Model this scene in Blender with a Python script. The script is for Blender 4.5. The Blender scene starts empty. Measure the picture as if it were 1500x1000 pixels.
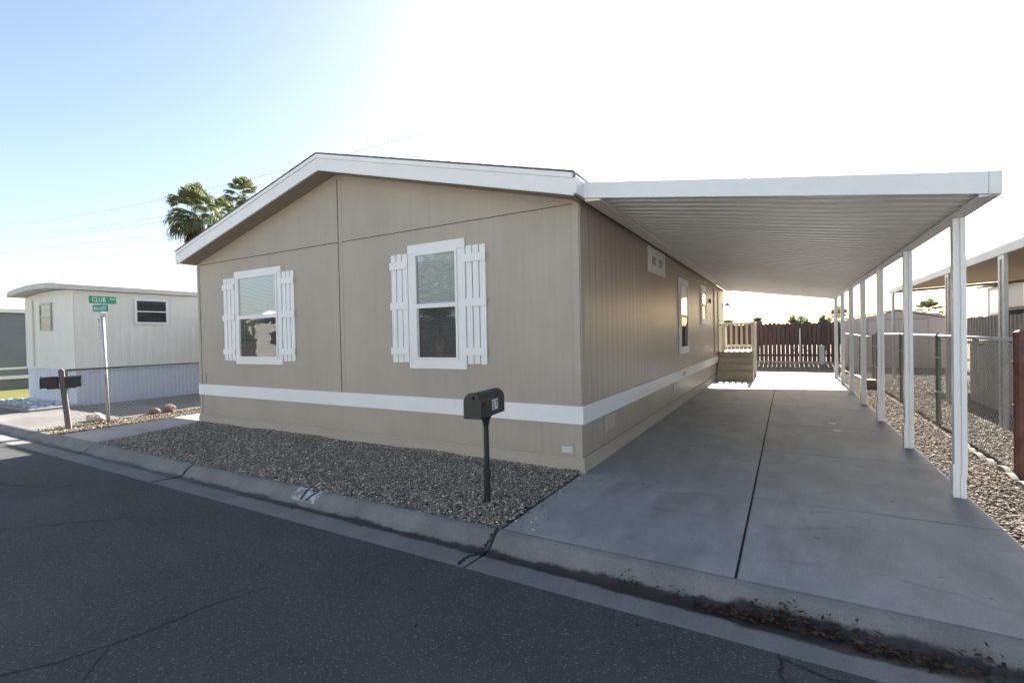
import bpy, bmesh, math, random
import numpy as np
from mathutils import Vector, Matrix, Euler
random.seed(7); rng = np.random.default_rng(11)
scene = bpy.context.scene
COL = scene.collection
R = math.radians

# ------------------------------------------------------------------ mesh helpers
class MB:
    def __init__(s): s.v = []; s.f = []
    def add(s, vs, fs):
        n = len(s.v); s.v += [tuple(v) for v in vs]; s.f += [tuple(i + n for i in f) for f in fs]; return s
    def box(s, lo, hi):
        x0, y0, z0 = lo; x1, y1, z1 = hi
        x0, x1 = min(x0, x1), max(x0, x1); y0, y1 = min(y0, y1), max(y0, y1); z0, z1 = min(z0, z1), max(z0, z1)
        return s.add([(x0,y0,z0),(x1,y0,z0),(x1,y1,z0),(x0,y1,z0),(x0,y0,z1),(x1,y0,z1),(x1,y1,z1),(x0,y1,z1)],
                     [(3,2,1,0),(4,5,6,7),(0,1,5,4),(1,2,6,5),(2,3,7,6),(3,0,4,7)])
    def obox(s, c, size, rot=(0,0,0)):
        m = Euler(rot).to_matrix(); h = [d / 2 for d in size]
        vs = [Vector(c) + m @ Vector((sx*h[0], sy*h[1], sz*h[2])) for sx,sy,sz in
              [(-1,-1,-1),(1,-1,-1),(1,1,-1),(-1,1,-1),(-1,-1,1),(1,-1,1),(1,1,1),(-1,1,1)]]
        return s.add(vs, [(3,2,1,0),(4,5,6,7),(0,1,5,4),(1,2,6,5),(2,3,7,6),(3,0,4,7)])
    def prism(s, poly, a, b, axis=1):
        # poly: list of 2D points; extruded along axis (0,1,2) from a to b
        def P(p, t):
            return {0:(t,p[0],p[1]), 1:(p[0],t,p[1]), 2:(p[0],p[1],t)}[axis]
        n = len(poly)
        return s.add([P(p,a) for p in poly] + [P(p,b) for p in poly],
                     [tuple(range(n))[::-1], tuple(range(n, 2*n))] + [(i,(i+1)%n,(i+1)%n+n,i+n) for i in range(n)])
    def tube(s, pts, r, n=8, caps=True):
        pts = [Vector(p) for p in pts]; rs = r if isinstance(r, (list,tuple)) else [r]*len(pts)
        base = len(s.v); t0 = None
        for i, p in enumerate(pts):
            t = (pts[min(i+1,len(pts)-1)] - pts[max(i-1,0)]).normalized()
            if t0 is None:
                u = t.cross(Vector((0,0,1)))
                if u.length < 1e-3: u = t.cross(Vector((0,1,0)))
                u.normalize()
            else:
                u = (u - t * u.dot(t)).normalized()
            t0 = t; w = t.cross(u)
            for k in range(n):
                a = 2*math.pi*k/n
                s.v.append(tuple(p + (u*math.cos(a) + w*math.sin(a))*rs[i]))
        for i in range(len(pts)-1):
            for k in range(n):
                a = base+i*n+k; b = base+i*n+(k+1)%n
                s.f.append((a, b, b+n, a+n))
        if caps:
            s.f.append(tuple(base+k for k in range(n))[::-1]); e = base+(len(pts)-1)*n
            s.f.append(tuple(e+k for k in range(n)))
        return s
    def build(s, name, mat, parent=None, smooth=False, bevel=0, loc=None, offset=None):
        me = bpy.data.meshes.new(name)
        vs = s.v
        if offset is not None: vs = [(v[0]-offset[0], v[1]-offset[1], v[2]-offset[2]) for v in vs]
        me.from_pydata(vs, [], s.f); me.validate()
        bm = bmesh.new(); bm.from_mesh(me); bmesh.ops.recalc_face_normals(bm, faces=bm.faces); bm.to_mesh(me); bm.free()
        me.materials.append(mat)
        if smooth:
            for p in me.polygons: p.use_smooth = True
        o = bpy.data.objects.new(name, me); COL.objects.link(o)
        if parent: o.parent = parent
        if loc is not None: o.location = loc
        if bevel:
            b = o.modifiers.new('bevel', 'BEVEL'); b.width = bevel; b.segments = 2; b.limit_method = 'ANGLE'; b.angle_limit = R(40)
        return o

def tag(o, label, cat, group=None):
    o['label'] = label; o['category'] = cat
    if group: o['group'] = group
    return o
def thing(name, label, cat, loc=(0,0,0), group=None):
    o = bpy.data.objects.new(name, None); COL.objects.link(o); o.location = loc; o.empty_display_size = .2
    return tag(o, label, cat, group)
def struct(o): o['kind'] = 'structure'; return o
def stuff(o): o['kind'] = 'stuff'; return o
class At:
    """world coordinates -> local ones of a thing at loc"""
    def __init__(s, t): s.t = t; s.o = tuple(t.location)
    def b(s, mb, name, mat, parent=None, **k):
        p = parent or s.t
        return mb.build(name, mat, p, offset=s.o, **k)
def dup(o, loc, label=None):
    c = o.copy(); COL.objects.link(c); c.location = loc
    if label: c['label'] = label
    for ch in o.children:
        d = ch.copy(); COL.objects.link(d); d.parent = c
        for g in ch.children:
            e = g.copy(); COL.objects.link(e); e.parent = d
    return c

# ------------------------------------------------------------------ material helpers
class NT:
    def __init__(s, name):
        s.m = bpy.data.materials.new(name); s.m.use_nodes = True
        s.t = s.m.node_tree; s.bsdf = s.t.nodes['Principled BSDF']; s.out = s.t.nodes['Material Output']
    def n(s, typ, **k):
        nd = s.t.nodes.new(typ)
        for a, v in k.items(): setattr(nd, a, v)
        return nd
    def l(s, a, b): s.t.links.new(a, b)
    def pos(s, stretch=(1,1,1)):
        g = s.n('ShaderNodeNewGeometry')
        m = s.n('ShaderNodeVectorMath', operation='MULTIPLY'); m.inputs[1].default_value = stretch
        s.l(g.outputs['Position'], m.inputs[0]); return m.outputs[0]
    def noise(s, vec, scale, detail=5, rough=.6):
        n = s.n('ShaderNodeTexNoise'); n.inputs['Scale'].default_value = scale; n.inputs['Detail'].default_value = detail
        n.inputs['Roughness'].default_value = rough; s.l(vec, n.inputs['Vector']); return n.outputs['Fac']
    def ramp(s, fac, stops, interp='LINEAR'):
        r = s.n('ShaderNodeValToRGB'); r.color_ramp.interpolation = interp
        e = r.color_ramp.elements
        while len(e) < len(stops): e.new(.5)
        for el, (p, c) in zip(e, stops):
            el.position = p; el.color = (c, c, c, 1) if isinstance(c, (int,float)) else (*c, 1)
        s.l(fac, r.inputs['Fac']); return r.outputs['Color']
    def mix(s, fac, a, b, mode='MIX'):
        m = s.n('ShaderNodeMix', data_type='RGBA', blend_type=mode)
        def put(sock, v):
            if hasattr(v, 'links'): s.l(v, sock)
            elif isinstance(v, (int,float)): sock.default_value = v if sock.type == 'VALUE' else (v,v,v,1)
            else: sock.default_value = (*v, 1)
        put(m.inputs[0], fac); put(m.inputs[6], a); put(m.inputs[7], b); return m.outputs[2]
    def math(s, op, a, b=None, c=None, clamp=False):
        m = s.n('ShaderNodeMath', operation=op, use_clamp=clamp)
        for i, v in enumerate((a, b, c)):
            if v is None: continue
            if hasattr(v, 'links'): s.l(v, m.inputs[i])
            else: m.inputs[i].default_value = v
        return m.outputs[0]
    def xyz(s):
        g = s.n('ShaderNodeNewGeometry'); x = s.n('ShaderNodeSeparateXYZ'); s.l(g.outputs['Position'], x.inputs[0]); return x.outputs
    def bump(s, h, strength=.3, dist=.01, normal=None):
        b = s.n('ShaderNodeBump'); b.inputs['Strength'].default_value = strength; b.inputs['Distance'].default_value = dist
        s.l(h, b.inputs['Height'])
        if normal is not None: s.l(normal, b.inputs['Normal'])
        s.l(b.outputs[0], s.bsdf.inputs['Normal']); return b.outputs[0]
    def set(s, color=None, rough=None, metallic=None, spec=None):
        for k, v in (('Base Color', color), ('Roughness', rough), ('Metallic', metallic), ('Specular IOR Level', spec)):
            if v is None: continue
            if hasattr(v, 'links'): s.l(v, s.bsdf.inputs[k])
            elif k == 'Base Color': s.bsdf.inputs[k].default_value = (*v, 1)
            else: s.bsdf.inputs[k].default_value = v
        return s.m

def M(name, c, var=.12, scale=3, rough=.6, fine=.06, fscale=60, bump=.1, metallic=0, stretch=(1,1,1), dirt=None, spec=.5):
    t = NT(name); p = t.pos(stretch)
    a = t.noise(p, scale, 6, .65); b = t.noise(p, fscale, 3)
    lo = tuple(x*(1-var) for x in c); hi = tuple(min(1, x*(1+var)) for x in c)
    col = t.ramp(a, [(.3, lo), (.7, hi)])
    col = t.mix(fine*2, col, t.ramp(b, [(.3, 0.0), (.7, 1.0)]), 'OVERLAY')
    if dirt:
        d = t.ramp(t.noise(t.pos((1,1,.6)), 1.7, 8, .7), [(.5, 0.0), (.75, .6)])
        col = t.mix(d, col, dirt)
    t.set(col, t.math('ADD', t.math('MULTIPLY', a, .25), rough - .12), metallic, spec)
    if bump: t.bump(b, bump, .004)
    return t.m

def siding(name, axis, c, pitch, width, depth, rough, streak, gdark=.55):
    t = NT(name); x = t.xyz()
    st = (7,7,.25)
    s1 = t.noise(t.pos(st), 3.0, 7, .7); s2 = t.noise(t.pos((.8,.8,.5)), .9, 5, .6)
    col = t.ramp(s1, [(.25, tuple(v*(1-streak) for v in c)), (.75, tuple(v*(1+streak*.7) for v in c))])
    col = t.mix(.18, col, t.ramp(s2, [(.3, .25), (.7, .75)]), 'OVERLAY')
    fr = t.math('FRACT', t.math('DIVIDE', x[axis], pitch))
    d = t.math('ABSOLUTE', t.math('SUBTRACT', fr, .5))
    g = t.math('SUBTRACT', 1.0, t.math('SMOOTHSTEP', d, .0, 1.0) if False else t.math('MINIMUM', t.math('DIVIDE', d, width/pitch), 1.0))
    col = t.mix(t.math('MULTIPLY', g, 1-gdark), col, (0.03,0.025,0.02))
    # dust low on the wall, with a ragged edge
    n3 = t.noise(t.pos((1,1,1)), 4, 6, .7)
    low = t.math('SUBTRACT', t.math('ADD', .22, t.math('MULTIPLY', n3, .25)), x[2])
    low = t.math('MULTIPLY', low, 2.2, clamp=True)
    col = t.mix(t.math('MULTIPLY', low, .45, clamp=True), col, (.30,.26,.2))
    grain = t.noise(t.pos((40,40,1.2)), 3.0, 5, .7)
    t.set(col, t.math('ADD', t.math('MULTIPLY', s1, .25), rough-.12))
    h = t.math('ADD', t.math('MULTIPLY', g, -1.0), t.math('ADD', t.math('MULTIPLY', grain, .35), t.math('MULTIPLY', s1, .5 if axis == 1 else .1)))
    t.bump(h, .8, depth)
    return t.m

TAN = (.415,.362,.305)
m_front = siding('siding_front', 0, TAN, .203, .004, .0010, .62, .055, .9)
m_side = siding('siding_side', 1, (.42,.36,.30), .203, .010, .006, .42, .13, .5)
m_tan = M('tan_trim', (.42,.366,.306), .05, 2, .6, .05)
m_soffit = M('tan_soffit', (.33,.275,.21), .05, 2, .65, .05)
m_white = M('white_paint', (.80,.80,.80), .03, 2, .5, .02, bump=.04)
m_cream = M('cream_paint', (.74,.70,.60), .05, 2, .5, .03, bump=.04)
m_alu = M('white_enamelled_aluminium', (.76,.77,.78), .04, 1.2, .38, .02, bump=.02)
m_pan = M('carport_pan', (.78,.77,.74), .05, .7, .42, .03, bump=.02, dirt=(.62,.60,.55))
m_shingle = M('shingle', (.20,.19,.18), .3, 8, .9, .15, 90, .5)
m_dark = M('dark_void', (.02,.02,.022), .2, 3, .8)
m_black = M('black_enamel', (.014,.018,.023), .25, 9, .42, .06, 120, .08)
m_red = M('red_plastic', (.16,.025,.025), .1, 3, .5)
m_num_white = M('sticker_white', (.72,.72,.70), .05, 20, .5)
m_num_black = M('sticker_black', (.02,.02,.02), .05, 20, .5)
m_tread = M('painted_steps', (.47,.41,.32), .1, 3, .6, .08, dirt=(.32,.27,.2))
m_wood = M('weathered_fence_wood', (.10,.066,.062), .4, 2.5, .85, .12, 40, .4, stretch=(6,6,.5))
m_greywood = M('grey_weathered_wood', (.34,.31,.28), .25, 2.5, .8, .1, 40, .3, stretch=(5,5,.6))
m_galv = M('galvanised_steel', (.45,.46,.47), .18, 6, .5, .06, 80, .05, metallic=.35)
m_rail = M('galvanised_rail', (.62,.63,.62), .1, 6, .5, .05, 80, .05, metallic=.2)
m_rust = M('rusty_brown_steel', (.13,.065,.05), .35, 9, .75, .1, 90, .3)
m_greenpost = M('dull_green_steel', (.13,.15,.12), .25, 7, .6, .08)
m_wire = M('chain_link_wire', (.42,.43,.42), .1, 4, .5, metallic=.4)
m_cable = M('cable', (.03,.03,.035), .05, 1, .7, bump=0)
m_trailer = M('cream_metal_siding', (.72,.70,.64), .04, 1.5, .5, .04, bump=.03)
m_skirt = M('pale_blue_skirting', (.56,.60,.68), .05, 2, .55, .04)
m_troof = M('trailer_roof', (.55,.53,.50), .15, 2, .6, .06)
m_greytr = M('grey_siding', (.19,.21,.245), .08, 2, .6, .05)
m_signgreen = M('sign_green', (.015,.20,.115), .06, 6, .45, .02)
m_signteal = M('sign_faded_green', (.06,.27,.21), .12, 9, .45, .05)
m_letter = M('sign_letter', (.42,.60,.52), .08, 20, .5)
m_letter2 = M('sign_letter_pale', (.55,.68,.66), .08, 20, .5)
m_shed = M('shed_metal', (.60,.53,.48), .05, 2, .5, .04)
m_shedroof = M('shed_roof', (.50,.49,.49), .08, 2, .45, .04)
m_neigh = M('neighbour_siding', (.56,.51,.47), .05, 2, .6, .04)
m_pedestal = M('utility_green', (.42,.48,.45), .08, 6, .5)
m_bark = M('palm_bark', (.16,.11,.075), .35, 6, .9, .1, 40, .5, stretch=(1,1,4))
m_trunk = M('bark', (.12,.09,.07), .3, 6, .9)
m_rock_pale = M('pale_boulder', (.52,.44,.38), .25, 7, .85, .1, 50, .5)
m_rock_brown = M('brown_rock', (.20,.13,.10), .4, 9, .85, .12, 50, .6)
m_edging = M('edging_concrete', (.20,.175,.14), .25, 9, .85, .12, 60, .4)
m_paper = M('paper_scrap', (.8,.8,.8), .02, 5, .7)

def leafmat(name, c1, c2, rough=.5, tr_=.3):
    t = NT(name)
    a = t.n('ShaderNodeVertexColor'); a.layer_name = 'tint'
    sep = t.n('ShaderNodeSeparateColor'); t.l(a.outputs['Color'], sep.inputs[0])
    col = t.ramp(sep.outputs[0], [(0, c1), (1, c2)])
    t.set(col, rough)
    tr = t.n('ShaderNodeBsdfTranslucent'); t.l(col, tr.inputs['Color'])
    ms = t.n('ShaderNodeMixShader'); ms.inputs[0].default_value = tr_
    t.l(t.bsdf.outputs[0], ms.inputs[1]); t.l(tr.outputs[0], ms.inputs[2]); t.l(ms.outputs[0], t.out.inputs['Surface'])
    return t.m
m_palm = leafmat('palm_frond_green', (.06,.085,.04), (.26,.29,.13), .45, .4)
m_leaf = leafmat('tree_leaf', (.14,.17,.09), (.30,.34,.19), .6, .65)  # leaf tones paled: glare over the backlit treetops put into the colour
m_dead = leafmat('dead_leaf', (.03,.02,.013), (.15,.085,.05), .85)

def stonemat():
    t = NT('gravel_stone')
    a = t.n('ShaderNodeVertexColor'); a.layer_name = 'tint'
    n = t.noise(t.pos(), 140, 4)
    col = t.mix(.35, a.outputs['Color'], t.ramp(n, [(.3, 0.0), (.7, 1.0)]), 'OVERLAY')
    t.set(col, .8, spec=.35); t.bump(n, .3, .003); return t.m
m_stone = stonemat()
def soil(name, c1, c2, c3, vs=45):
    t = NT(name); p = t.pos()
    v = t.n('ShaderNodeTexVoronoi'); v.inputs['Scale'].default_value = vs; t.l(p, v.inputs['Vector'])
    sp = t.n('ShaderNodeSeparateColor'); t.l(v.outputs['Color'], sp.inputs[0])
    col = t.ramp(sp.outputs[0], [(0, c1), (.6, c2), (1, c3)])
    col = t.mix(t.ramp(t.noise(p, 2.5, 6, .7), [(.35, 0.0), (.7, .5)]), col, c1)
    t.set(col, .9, spec=.3)
    h = t.math('ADD', t.math('MULTIPLY', v.outputs['Distance'], -1.0), t.math('MULTIPLY', t.noise(p, 12, 5), .8))
    t.bump(h, .9, .02); return t.m
m_gravelbed = soil('gravel_bed', (.06,.055,.05), (.16,.15,.135), (.28,.26,.23), 50)
m_gravelwarm = soil('gravel_bed_warm', (.07,.055,.04), (.17,.135,.10), (.29,.24,.18), 50)
m_soil = soil('dry_soil', (.13,.10,.07), (.20,.155,.11), (.28,.23,.17), 30)
m_grass = soil('dry_grass', (.10,.11,.025), (.19,.19,.05), (.30,.28,.10), 60)

def asphalt(name, base):
    t = NT(name); p = t.pos()
    v = t.n('ShaderNodeTexVoronoi'); v.inputs['Scale'].default_value = 125; t.l(p, v.inputs['Vector'])
    sp = t.n('ShaderNodeSeparateColor'); t.l(v.outputs['Color'], sp.inputs[0])
    big = t.noise(p, .55, 7, .7); mid = t.noise(t.pos((.25,1.3,1)), 1.6, 7, .68)
    col = t.ramp(big, [(.3, tuple(x*.72 for x in base)), (.7, tuple(x*1.30 for x in base))])
    col = t.mix(.35, col, t.ramp(mid, [(.3, .2), (.7, .8)]), 'OVERLAY')
    col = t.mix(t.ramp(sp.outputs[0], [(0, .0), (.8, .12), (.93, .3), (1, 1.0)]), col, (.17,.165,.16))
    col = t.mix(t.ramp(sp.outputs[1], [(0, .55), (.2, .0)]), col, (.03,.03,.035))
    # old oil spots
    o = t.noise(p, 3.1, 3, .5)
    col = t.mix(t.ramp(o, [(.70, 0.0), (.78, .6)]), col, (.028,.028,.03))
    t.set(col, t.math('ADD', t.math('MULTIPLY', mid, .2), .68), spec=.4)
    h = t.math('ADD', t.math('MULTIPLY', v.outputs['Distance'], 1.0), t.math('MULTIPLY', sp.outputs[2], .5))
    t.bump(h, .45, .004); return t.m
m_road = asphalt('asphalt', (.047,.047,.048))
m_pad = asphalt('old_pad', (.19,.18,.165))

def concrete(name, base, kind):
    t = NT(name); p = t.pos(); x = t.xyz()
    big = t.noise(p, .7, 7, .62); mid = t.noise(t.pos((1,.45,1)), 3.2, 8, .7); fine = t.noise(p, 70, 4)
    col = t.ramp(big, [(.3, tuple(v*.84 for v in base)), (.7, tuple(v*1.14 for v in base))])
    col = t.mix(.4, col, t.ramp(mid, [(.32, .3), (.68, .72)]), 'OVERLAY')
    col = t.mix(.14, col, t.ramp(fine, [(.3, 0.0), (.7, 1.0)]), 'OVERLAY')
    if kind == 'drive':
        # tyre-grey smears and rusty specks
        sm = t.noise(t.pos((1.4,.5,1)), 2.0, 4, .5)
        col = t.mix(t.ramp(sm, [(.52, 0.0), (.72, .45)]), col, (.155,.15,.148))
        bl = t.noise(t.pos((1,.7,1)), 5.5, 9, .78)
        col = t.mix(t.ramp(bl, [(.57, 0.0), (.66, .28)]), col, (.14,.125,.115))
        col = t.mix(t.ramp(t.noise(t.pos((.9,.25,1)), 4.0, 9, .8), [(.58, 0.0), (.7, .3)]), col, (.36,.36,.35))
        sc = t.n('ShaderNodeTexWave'); sc.wave_type = 'RINGS'; sc.inputs['Scale'].default_value = .55; sc.inputs['Distortion'].default_value = 9; sc.inputs['Detail'].default_value = 4
        t.l(p, sc.inputs['Vector'])
        msk = t.math('MULTIPLY', t.ramp(sc.outputs['Fac'], [(.93, 0.0), (1, .30)]), t.ramp(t.noise(p, 1.3, 3), [(.5, 0.0), (.62, 1.0)]))
        col = t.mix(msk, col, (.09,.085,.085))
        sp = t.noise(p, 9, 2, .4)
        col = t.mix(t.ramp(sp, [(.74, 0.0), (.79, .7)]), col, (.10,.075,.05))
    if kind == 'gutter':
        # wet black silt line along the flow line, ragged edges; its width changes along the street
        n1 = t.noise(t.pos((1,1,0)), 3.5, 8, .75); n2 = t.noise(t.pos((1,0,0)), .8, 4, .6)
        w = t.math('ADD', t.math('ADD', .0, t.math('MULTIPLY', n2, .11)), t.math('MULTIPLY', t.math('MAXIMUM', t.math('ADD', x[0], .6), 0.0), .018))
        d = t.math('ABSOLUTE', t.math('ADD', x[1], 1.985))
        e = t.math('SUBTRACT', t.math('ADD', w, t.math('MULTIPLY', t.math('SUBTRACT', n1, .5), .13)), d)
        wet = t.math('MULTIPLY', t.math('SUBTRACT', e, .005), 45, clamp=True)
        wet = t.math('MULTIPLY', wet, .93)
        fade = t.math('MULTIPLY', t.math('ADD', e, .12), 4.0, clamp=True)
        col = t.mix(t.math('MULTIPLY', fade, .16), col, (.11,.10,.09))
        col = t.mix(wet, col, (.022,.02,.018))
        rr = t.math('SUBTRACT', .82, t.math('MULTIPLY', wet, .35))
        t.set(col, rr, spec=.4)
    else:
        t.set(col, t.math('ADD', t.math('MULTIPLY', mid, .2), .55 if kind == 'drive' else .7), spec=.4)
    t.bump(fine, .25, .003); return t.m
m_drive = concrete('driveway_concrete', (.285,.283,.278), 'drive')
m_gutter = concrete('gutter_concrete', (.20,.195,.185), 'gutter')
m_walk = concrete('walk_concrete', (.36,.35,.33), 'walk')
m_slab = concrete('border_concrete', (.28,.26,.23), 'walk')

def glass(name, refl, dark, tint=(.95,.965,.97)):
    t = NT(name)
    tr = t.n('ShaderNodeBsdfTransparent'); tr.inputs['Color'].default_value = (*tint, 1)
    gl = t.n('ShaderNodeBsdfGlossy'); gl.inputs['Roughness'].default_value = .015; gl.inputs['Color'].default_value = (1,1,1,1)
    n = t.n('ShaderNodeBump'); n.inputs['Strength'].default_value = .12; n.inputs['Distance'].default_value = .02
    t.l(t.noise(t.pos(), 2.2, 2), n.inputs['Height']); t.l(n.outputs[0], gl.inputs['Normal'])
    g = t.n('ShaderNodeNewGeometry'); dp = t.n('ShaderNodeVectorMath', operation='DOT_PRODUCT'); t.l(g.outputs['Incoming'], dp.inputs[0]); t.l(g.outputs['Normal'], dp.inputs[1])
    fr = t.math('POWER', t.math('SUBTRACT', 1.0, t.math('ABSOLUTE', dp.outputs['Value']), clamp=True), 5.0)   # Schlick reflectance of clear glass
    fac = t.math('ADD', t.math('MULTIPLY', fr, .95), .04+refl, clamp=True)
    ms = t.n('ShaderNodeMixShader'); t.l(fac, ms.inputs[0]); t.l(tr.outputs[0], ms.inputs[1]); t.l(gl.outputs[0], ms.inputs[2])
    if dark:
        df = t.n('ShaderNodeBsdfDiffuse'); df.inputs['Color'].default_value = (.05,.05,.053,1)
        m2 = t.n('ShaderNodeMixShader'); m2.inputs[0].default_value = dark
        t.l(ms.outputs[0], m2.inputs[1]); t.l(df.outputs[0], m2.inputs[2]); t.l(m2.outputs[0], t.out.inputs['Surface'])
    else: t.l(ms.outputs[0], t.out.inputs['Surface'])
    t.t.nodes.remove(t.bsdf)
    return t.m
m_glass = glass('window_glass', .05, 0)
m_screen = glass('screened_glass', .02, .42)
m_blind = M('blind_slat', (.80,.84,.90), .02, 3, .5, .01, bump=0)

# ------------------------------------------------------------------ fast triangle soup (stones, leaves)
def soup(name, V, F, tint, mat, smooth=False, parent=None):
    me = bpy.data.meshes.new(name); n = len(V); k = F.shape[1]; nf = len(F)
    me.vertices.add(n); me.vertices.foreach_set('co', V.astype(np.float32).ravel())
    me.loops.add(nf*k); me.loops.foreach_set('vertex_index', F.astype(np.int32).ravel())
    me.polygons.add(nf); me.polygons.foreach_set('loop_start', np.arange(0, nf*k, k, dtype=np.int32))
    me.update(calc_edges=True)
    a = me.color_attributes.new('tint', 'FLOAT_COLOR', 'POINT')
    c = np.ones((n,4), np.float32); c[:,:3] = tint; a.data.foreach_set('color', c.ravel())
    if smooth: me.polygons.foreach_set('use_smooth', np.ones(nf, bool))
    me.materials.append(mat)
    o = bpy.data.objects.new(name, me); COL.objects.link(o)
    if parent: o.parent = parent
    return o
_bm = bmesh.new(); bmesh.ops.create_icosphere(_bm, subdivisions=1, radius=1)
ICO_V = np.array([v.co[:] for v in _bm.verts]); ICO_F = np.array([[v.index for v in f.verts] for f in _bm.faces]); _bm.free()
def rotmats(n):
    q = rng.normal(size=(n,4)); q /= np.linalg.norm(q, axis=1)[:,None]; w,x,y,z = q.T
    return np.stack([1-2*(y*y+z*z),2*(x*y-z*w),2*(x*z+y*w),2*(x*y+z*w),1-2*(x*x+z*z),2*(y*z-x*w),2*(x*z-y*w),2*(y*z+x*w),1-2*(x*x+y*y)],1).reshape(n,3,3)
def stones(name, P, rad, palette, mat=m_stone, flat=.6):
    n = len(P); S = rad[:,None]*np.stack([rng.uniform(.8,1.35,n), rng.uniform(.7,1.1,n), rng.uniform(flat*.7,flat*1.2,n)],1)
    L = ICO_V[None]*S[:,None]*(1+rng.uniform(-.18,.18,(n,12,1)))
    ang = rng.uniform(0, 6.283, n); c, s = np.cos(ang), np.sin(ang); tx = rng.normal(0,.35,n); 
    Rz = np.zeros((n,3,3)); Rz[:,0,0]=c; Rz[:,0,1]=-s; Rz[:,1,0]=s; Rz[:,1,1]=c; Rz[:,2,2]=1
    Rx = np.zeros((n,3,3)); Rx[:,0,0]=1; Rx[:,1,1]=np.cos(tx); Rx[:,1,2]=-np.sin(tx); Rx[:,2,1]=np.sin(tx); Rx[:,2,2]=np.cos(tx)
    V = np.einsum('nij,nkj->nki', Rz@Rx, L) + P[:,None]
    F = (ICO_F[None] + 12*np.arange(n)[:,None,None]).reshape(-1,3)
    pal = np.array(palette); t = pal[rng.integers(0,len(pal),n)]*rng.uniform(.7,1.3,(n,1))
    return soup(name, V.reshape(-1,3), F, np.repeat(t,12,0), mat, smooth=False)
GREYS = [(.16,.15,.13),(.42,.39,.33),(.13,.12,.105),(.16,.15,.135),(.19,.18,.16),(.23,.21,.18),(.15,.135,.115),(.28,.255,.22),(.19,.16,.125),(.13,.125,.12),(.36,.33,.28)]
GREYS = [(min(.6,a*1.4),min(.57,b*1.33),min(.52,c*1.25)) for a,b,c in GREYS]
WARM = [(.20,.155,.11),(.28,.23,.17),(.14,.10,.07),(.36,.31,.24),(.24,.19,.145),(.18,.14,.11),(.30,.22,.14),(.10,.075,.055)]

# ================================================================== SETTING
def sheet(name, pts, mat, faces=None):
    mb = MB(); mb.add(pts, faces or [tuple(range(len(pts)))]); return struct(mb.build(name, mat))
ground = MB()
ys = [-500,-2.0,-1.765,25,500]; zs = [-.22,-.22,-.055,-.055,-.055]
for y, z in zip(ys, zs): ground.v += [(-500,y,z),(500,y,z)]
ground.f = [(2*i,2*i+1,2*i+3,2*i+2) for i in range(4)]
struct(ground.build('ground', m_soil))
# road with a slight crown
mb = MB(); N = 6
yy = [-2.268,-3.2,-5,-7,-9.5,-12]; zz = [-.098,-.085,-.055,-.03,-.055,-.10]
xs = [-120,-30,-12,-6,0,6,20,120]
for y, z in zip(yy, zz): mb.v += [(x,y,z) for x in xs]
for i in range(5):
    for j in range(7): mb.f.append((i*8+j,i*8+j+1,(i+1)*8+j+1,(i+1)*8+j))
struct(mb.build('road', m_road))
# rolled curb and gutter, cast in lengths
prof = [(-2.266,-.30),(-2.266,-.099),(-2.1,-.108),(-1.99,-.115),(-1.95,-.110),(-1.91,-.088),(-1.86,-.042),(-1.82,-.012),(-1.785,-.001),(-1.75,-.001),(-1.75,-.30)]
mb = MB(); joints = [-60,-30,-20,-14,-9.9,-7.4,-4.55,-.03,4.3,9,14,30,60]
for a, b in zip(joints[:-1], joints[1:]):
    n = max(1, int((b-a)/1.2)); g = .012
    mb.prism(prof, a+g, b-g, axis=0)
struct(mb.build('curb', m_gutter, bevel=.006))
# ragged dark strips laid along curb joints and road cracks
def crackstrip(name, pts, w, mat=m_dark):
    mb = MB(); L=[]; Rr=[]
    P=[]
    for (a, b) in zip(pts[:-1], pts[1:]):
        for k in range(6):
            t=k/6; P.append([a[i]+(b[i]-a[i])*t for i in range(3)])
    P.append(list(pts[-1]))
    for i,p in enumerate(P):
        j=min(i+1,len(P)-1); h=max(i-1,0); d=Vector((P[j][0]-P[h][0],P[j][1]-P[h][1],0)).normalized(); nrm=Vector((-d.y,d.x,0))
        o=random.uniform(-1,1)*w*1.0; ww=w*random.uniform(.35,1.2)
        if i in (0,len(P)-1): ww*=.3
        c=Vector(p)+nrm*o
        mb.v += [tuple(c-nrm*ww), tuple(c+nrm*ww)]
    for i in range(len(P)-1): mb.f.append((2*i,2*i+1,2*i+3,2*i+2))
    return struct(mb.build(name, mat))
yz = [(-1.755,.004),(-1.82,-.007),(-1.86,-.036),(-1.91,-.082),(-1.95,-.104),(-2.0,-.109),(-2.1,-.103),(-2.25,-.094)]
crackstrip('curb_joint', [(-.03-.06*i/7+random.uniform(-.012,.012), y, z) for i,(y,z) in enumerate(yz)], .016)
crackstrip('curb_joint', [(-4.55+random.uniform(-.03,.03), y, z) for y,z in yz], .012)
def rz(y): return float(np.interp(-y, [2.268,3.2,5,7], [-.098,-.085,-.055,-.03]))+.004
for pts, w in ([(1.94,-2.27),(1.96,-2.36),(1.95,-2.44),(2.02,-2.55),(2.0,-2.8)], .007), ([(-6.6,-4.9),(-4.1,-3.65),(-3.6,-3.15),(-3.35,-2.9)], .005), \
              ([(-1.6,-4.6),(-1.25,-4.1),(-1.15,-3.75),(-1.12,-3.4),(-1.0,-3.1)], .005), ([(-1.18,-3.9),(-.95,-4.1)], .004), ([(1.95,-2.3),(2.15,-2.36),(2.4,-2.33)], .005),\
              ([(-9.5,-3.6),(-7.2,-3.1),(-6.1,-3.15),(-5.1,-2.8)], .005), ([(2.0,-2.8),(2.3,-3.1),(2.4,-3.5)], .006):
    crackstrip('road_crack', [(x,y,rz(y)) for x,y in pts], w)

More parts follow.
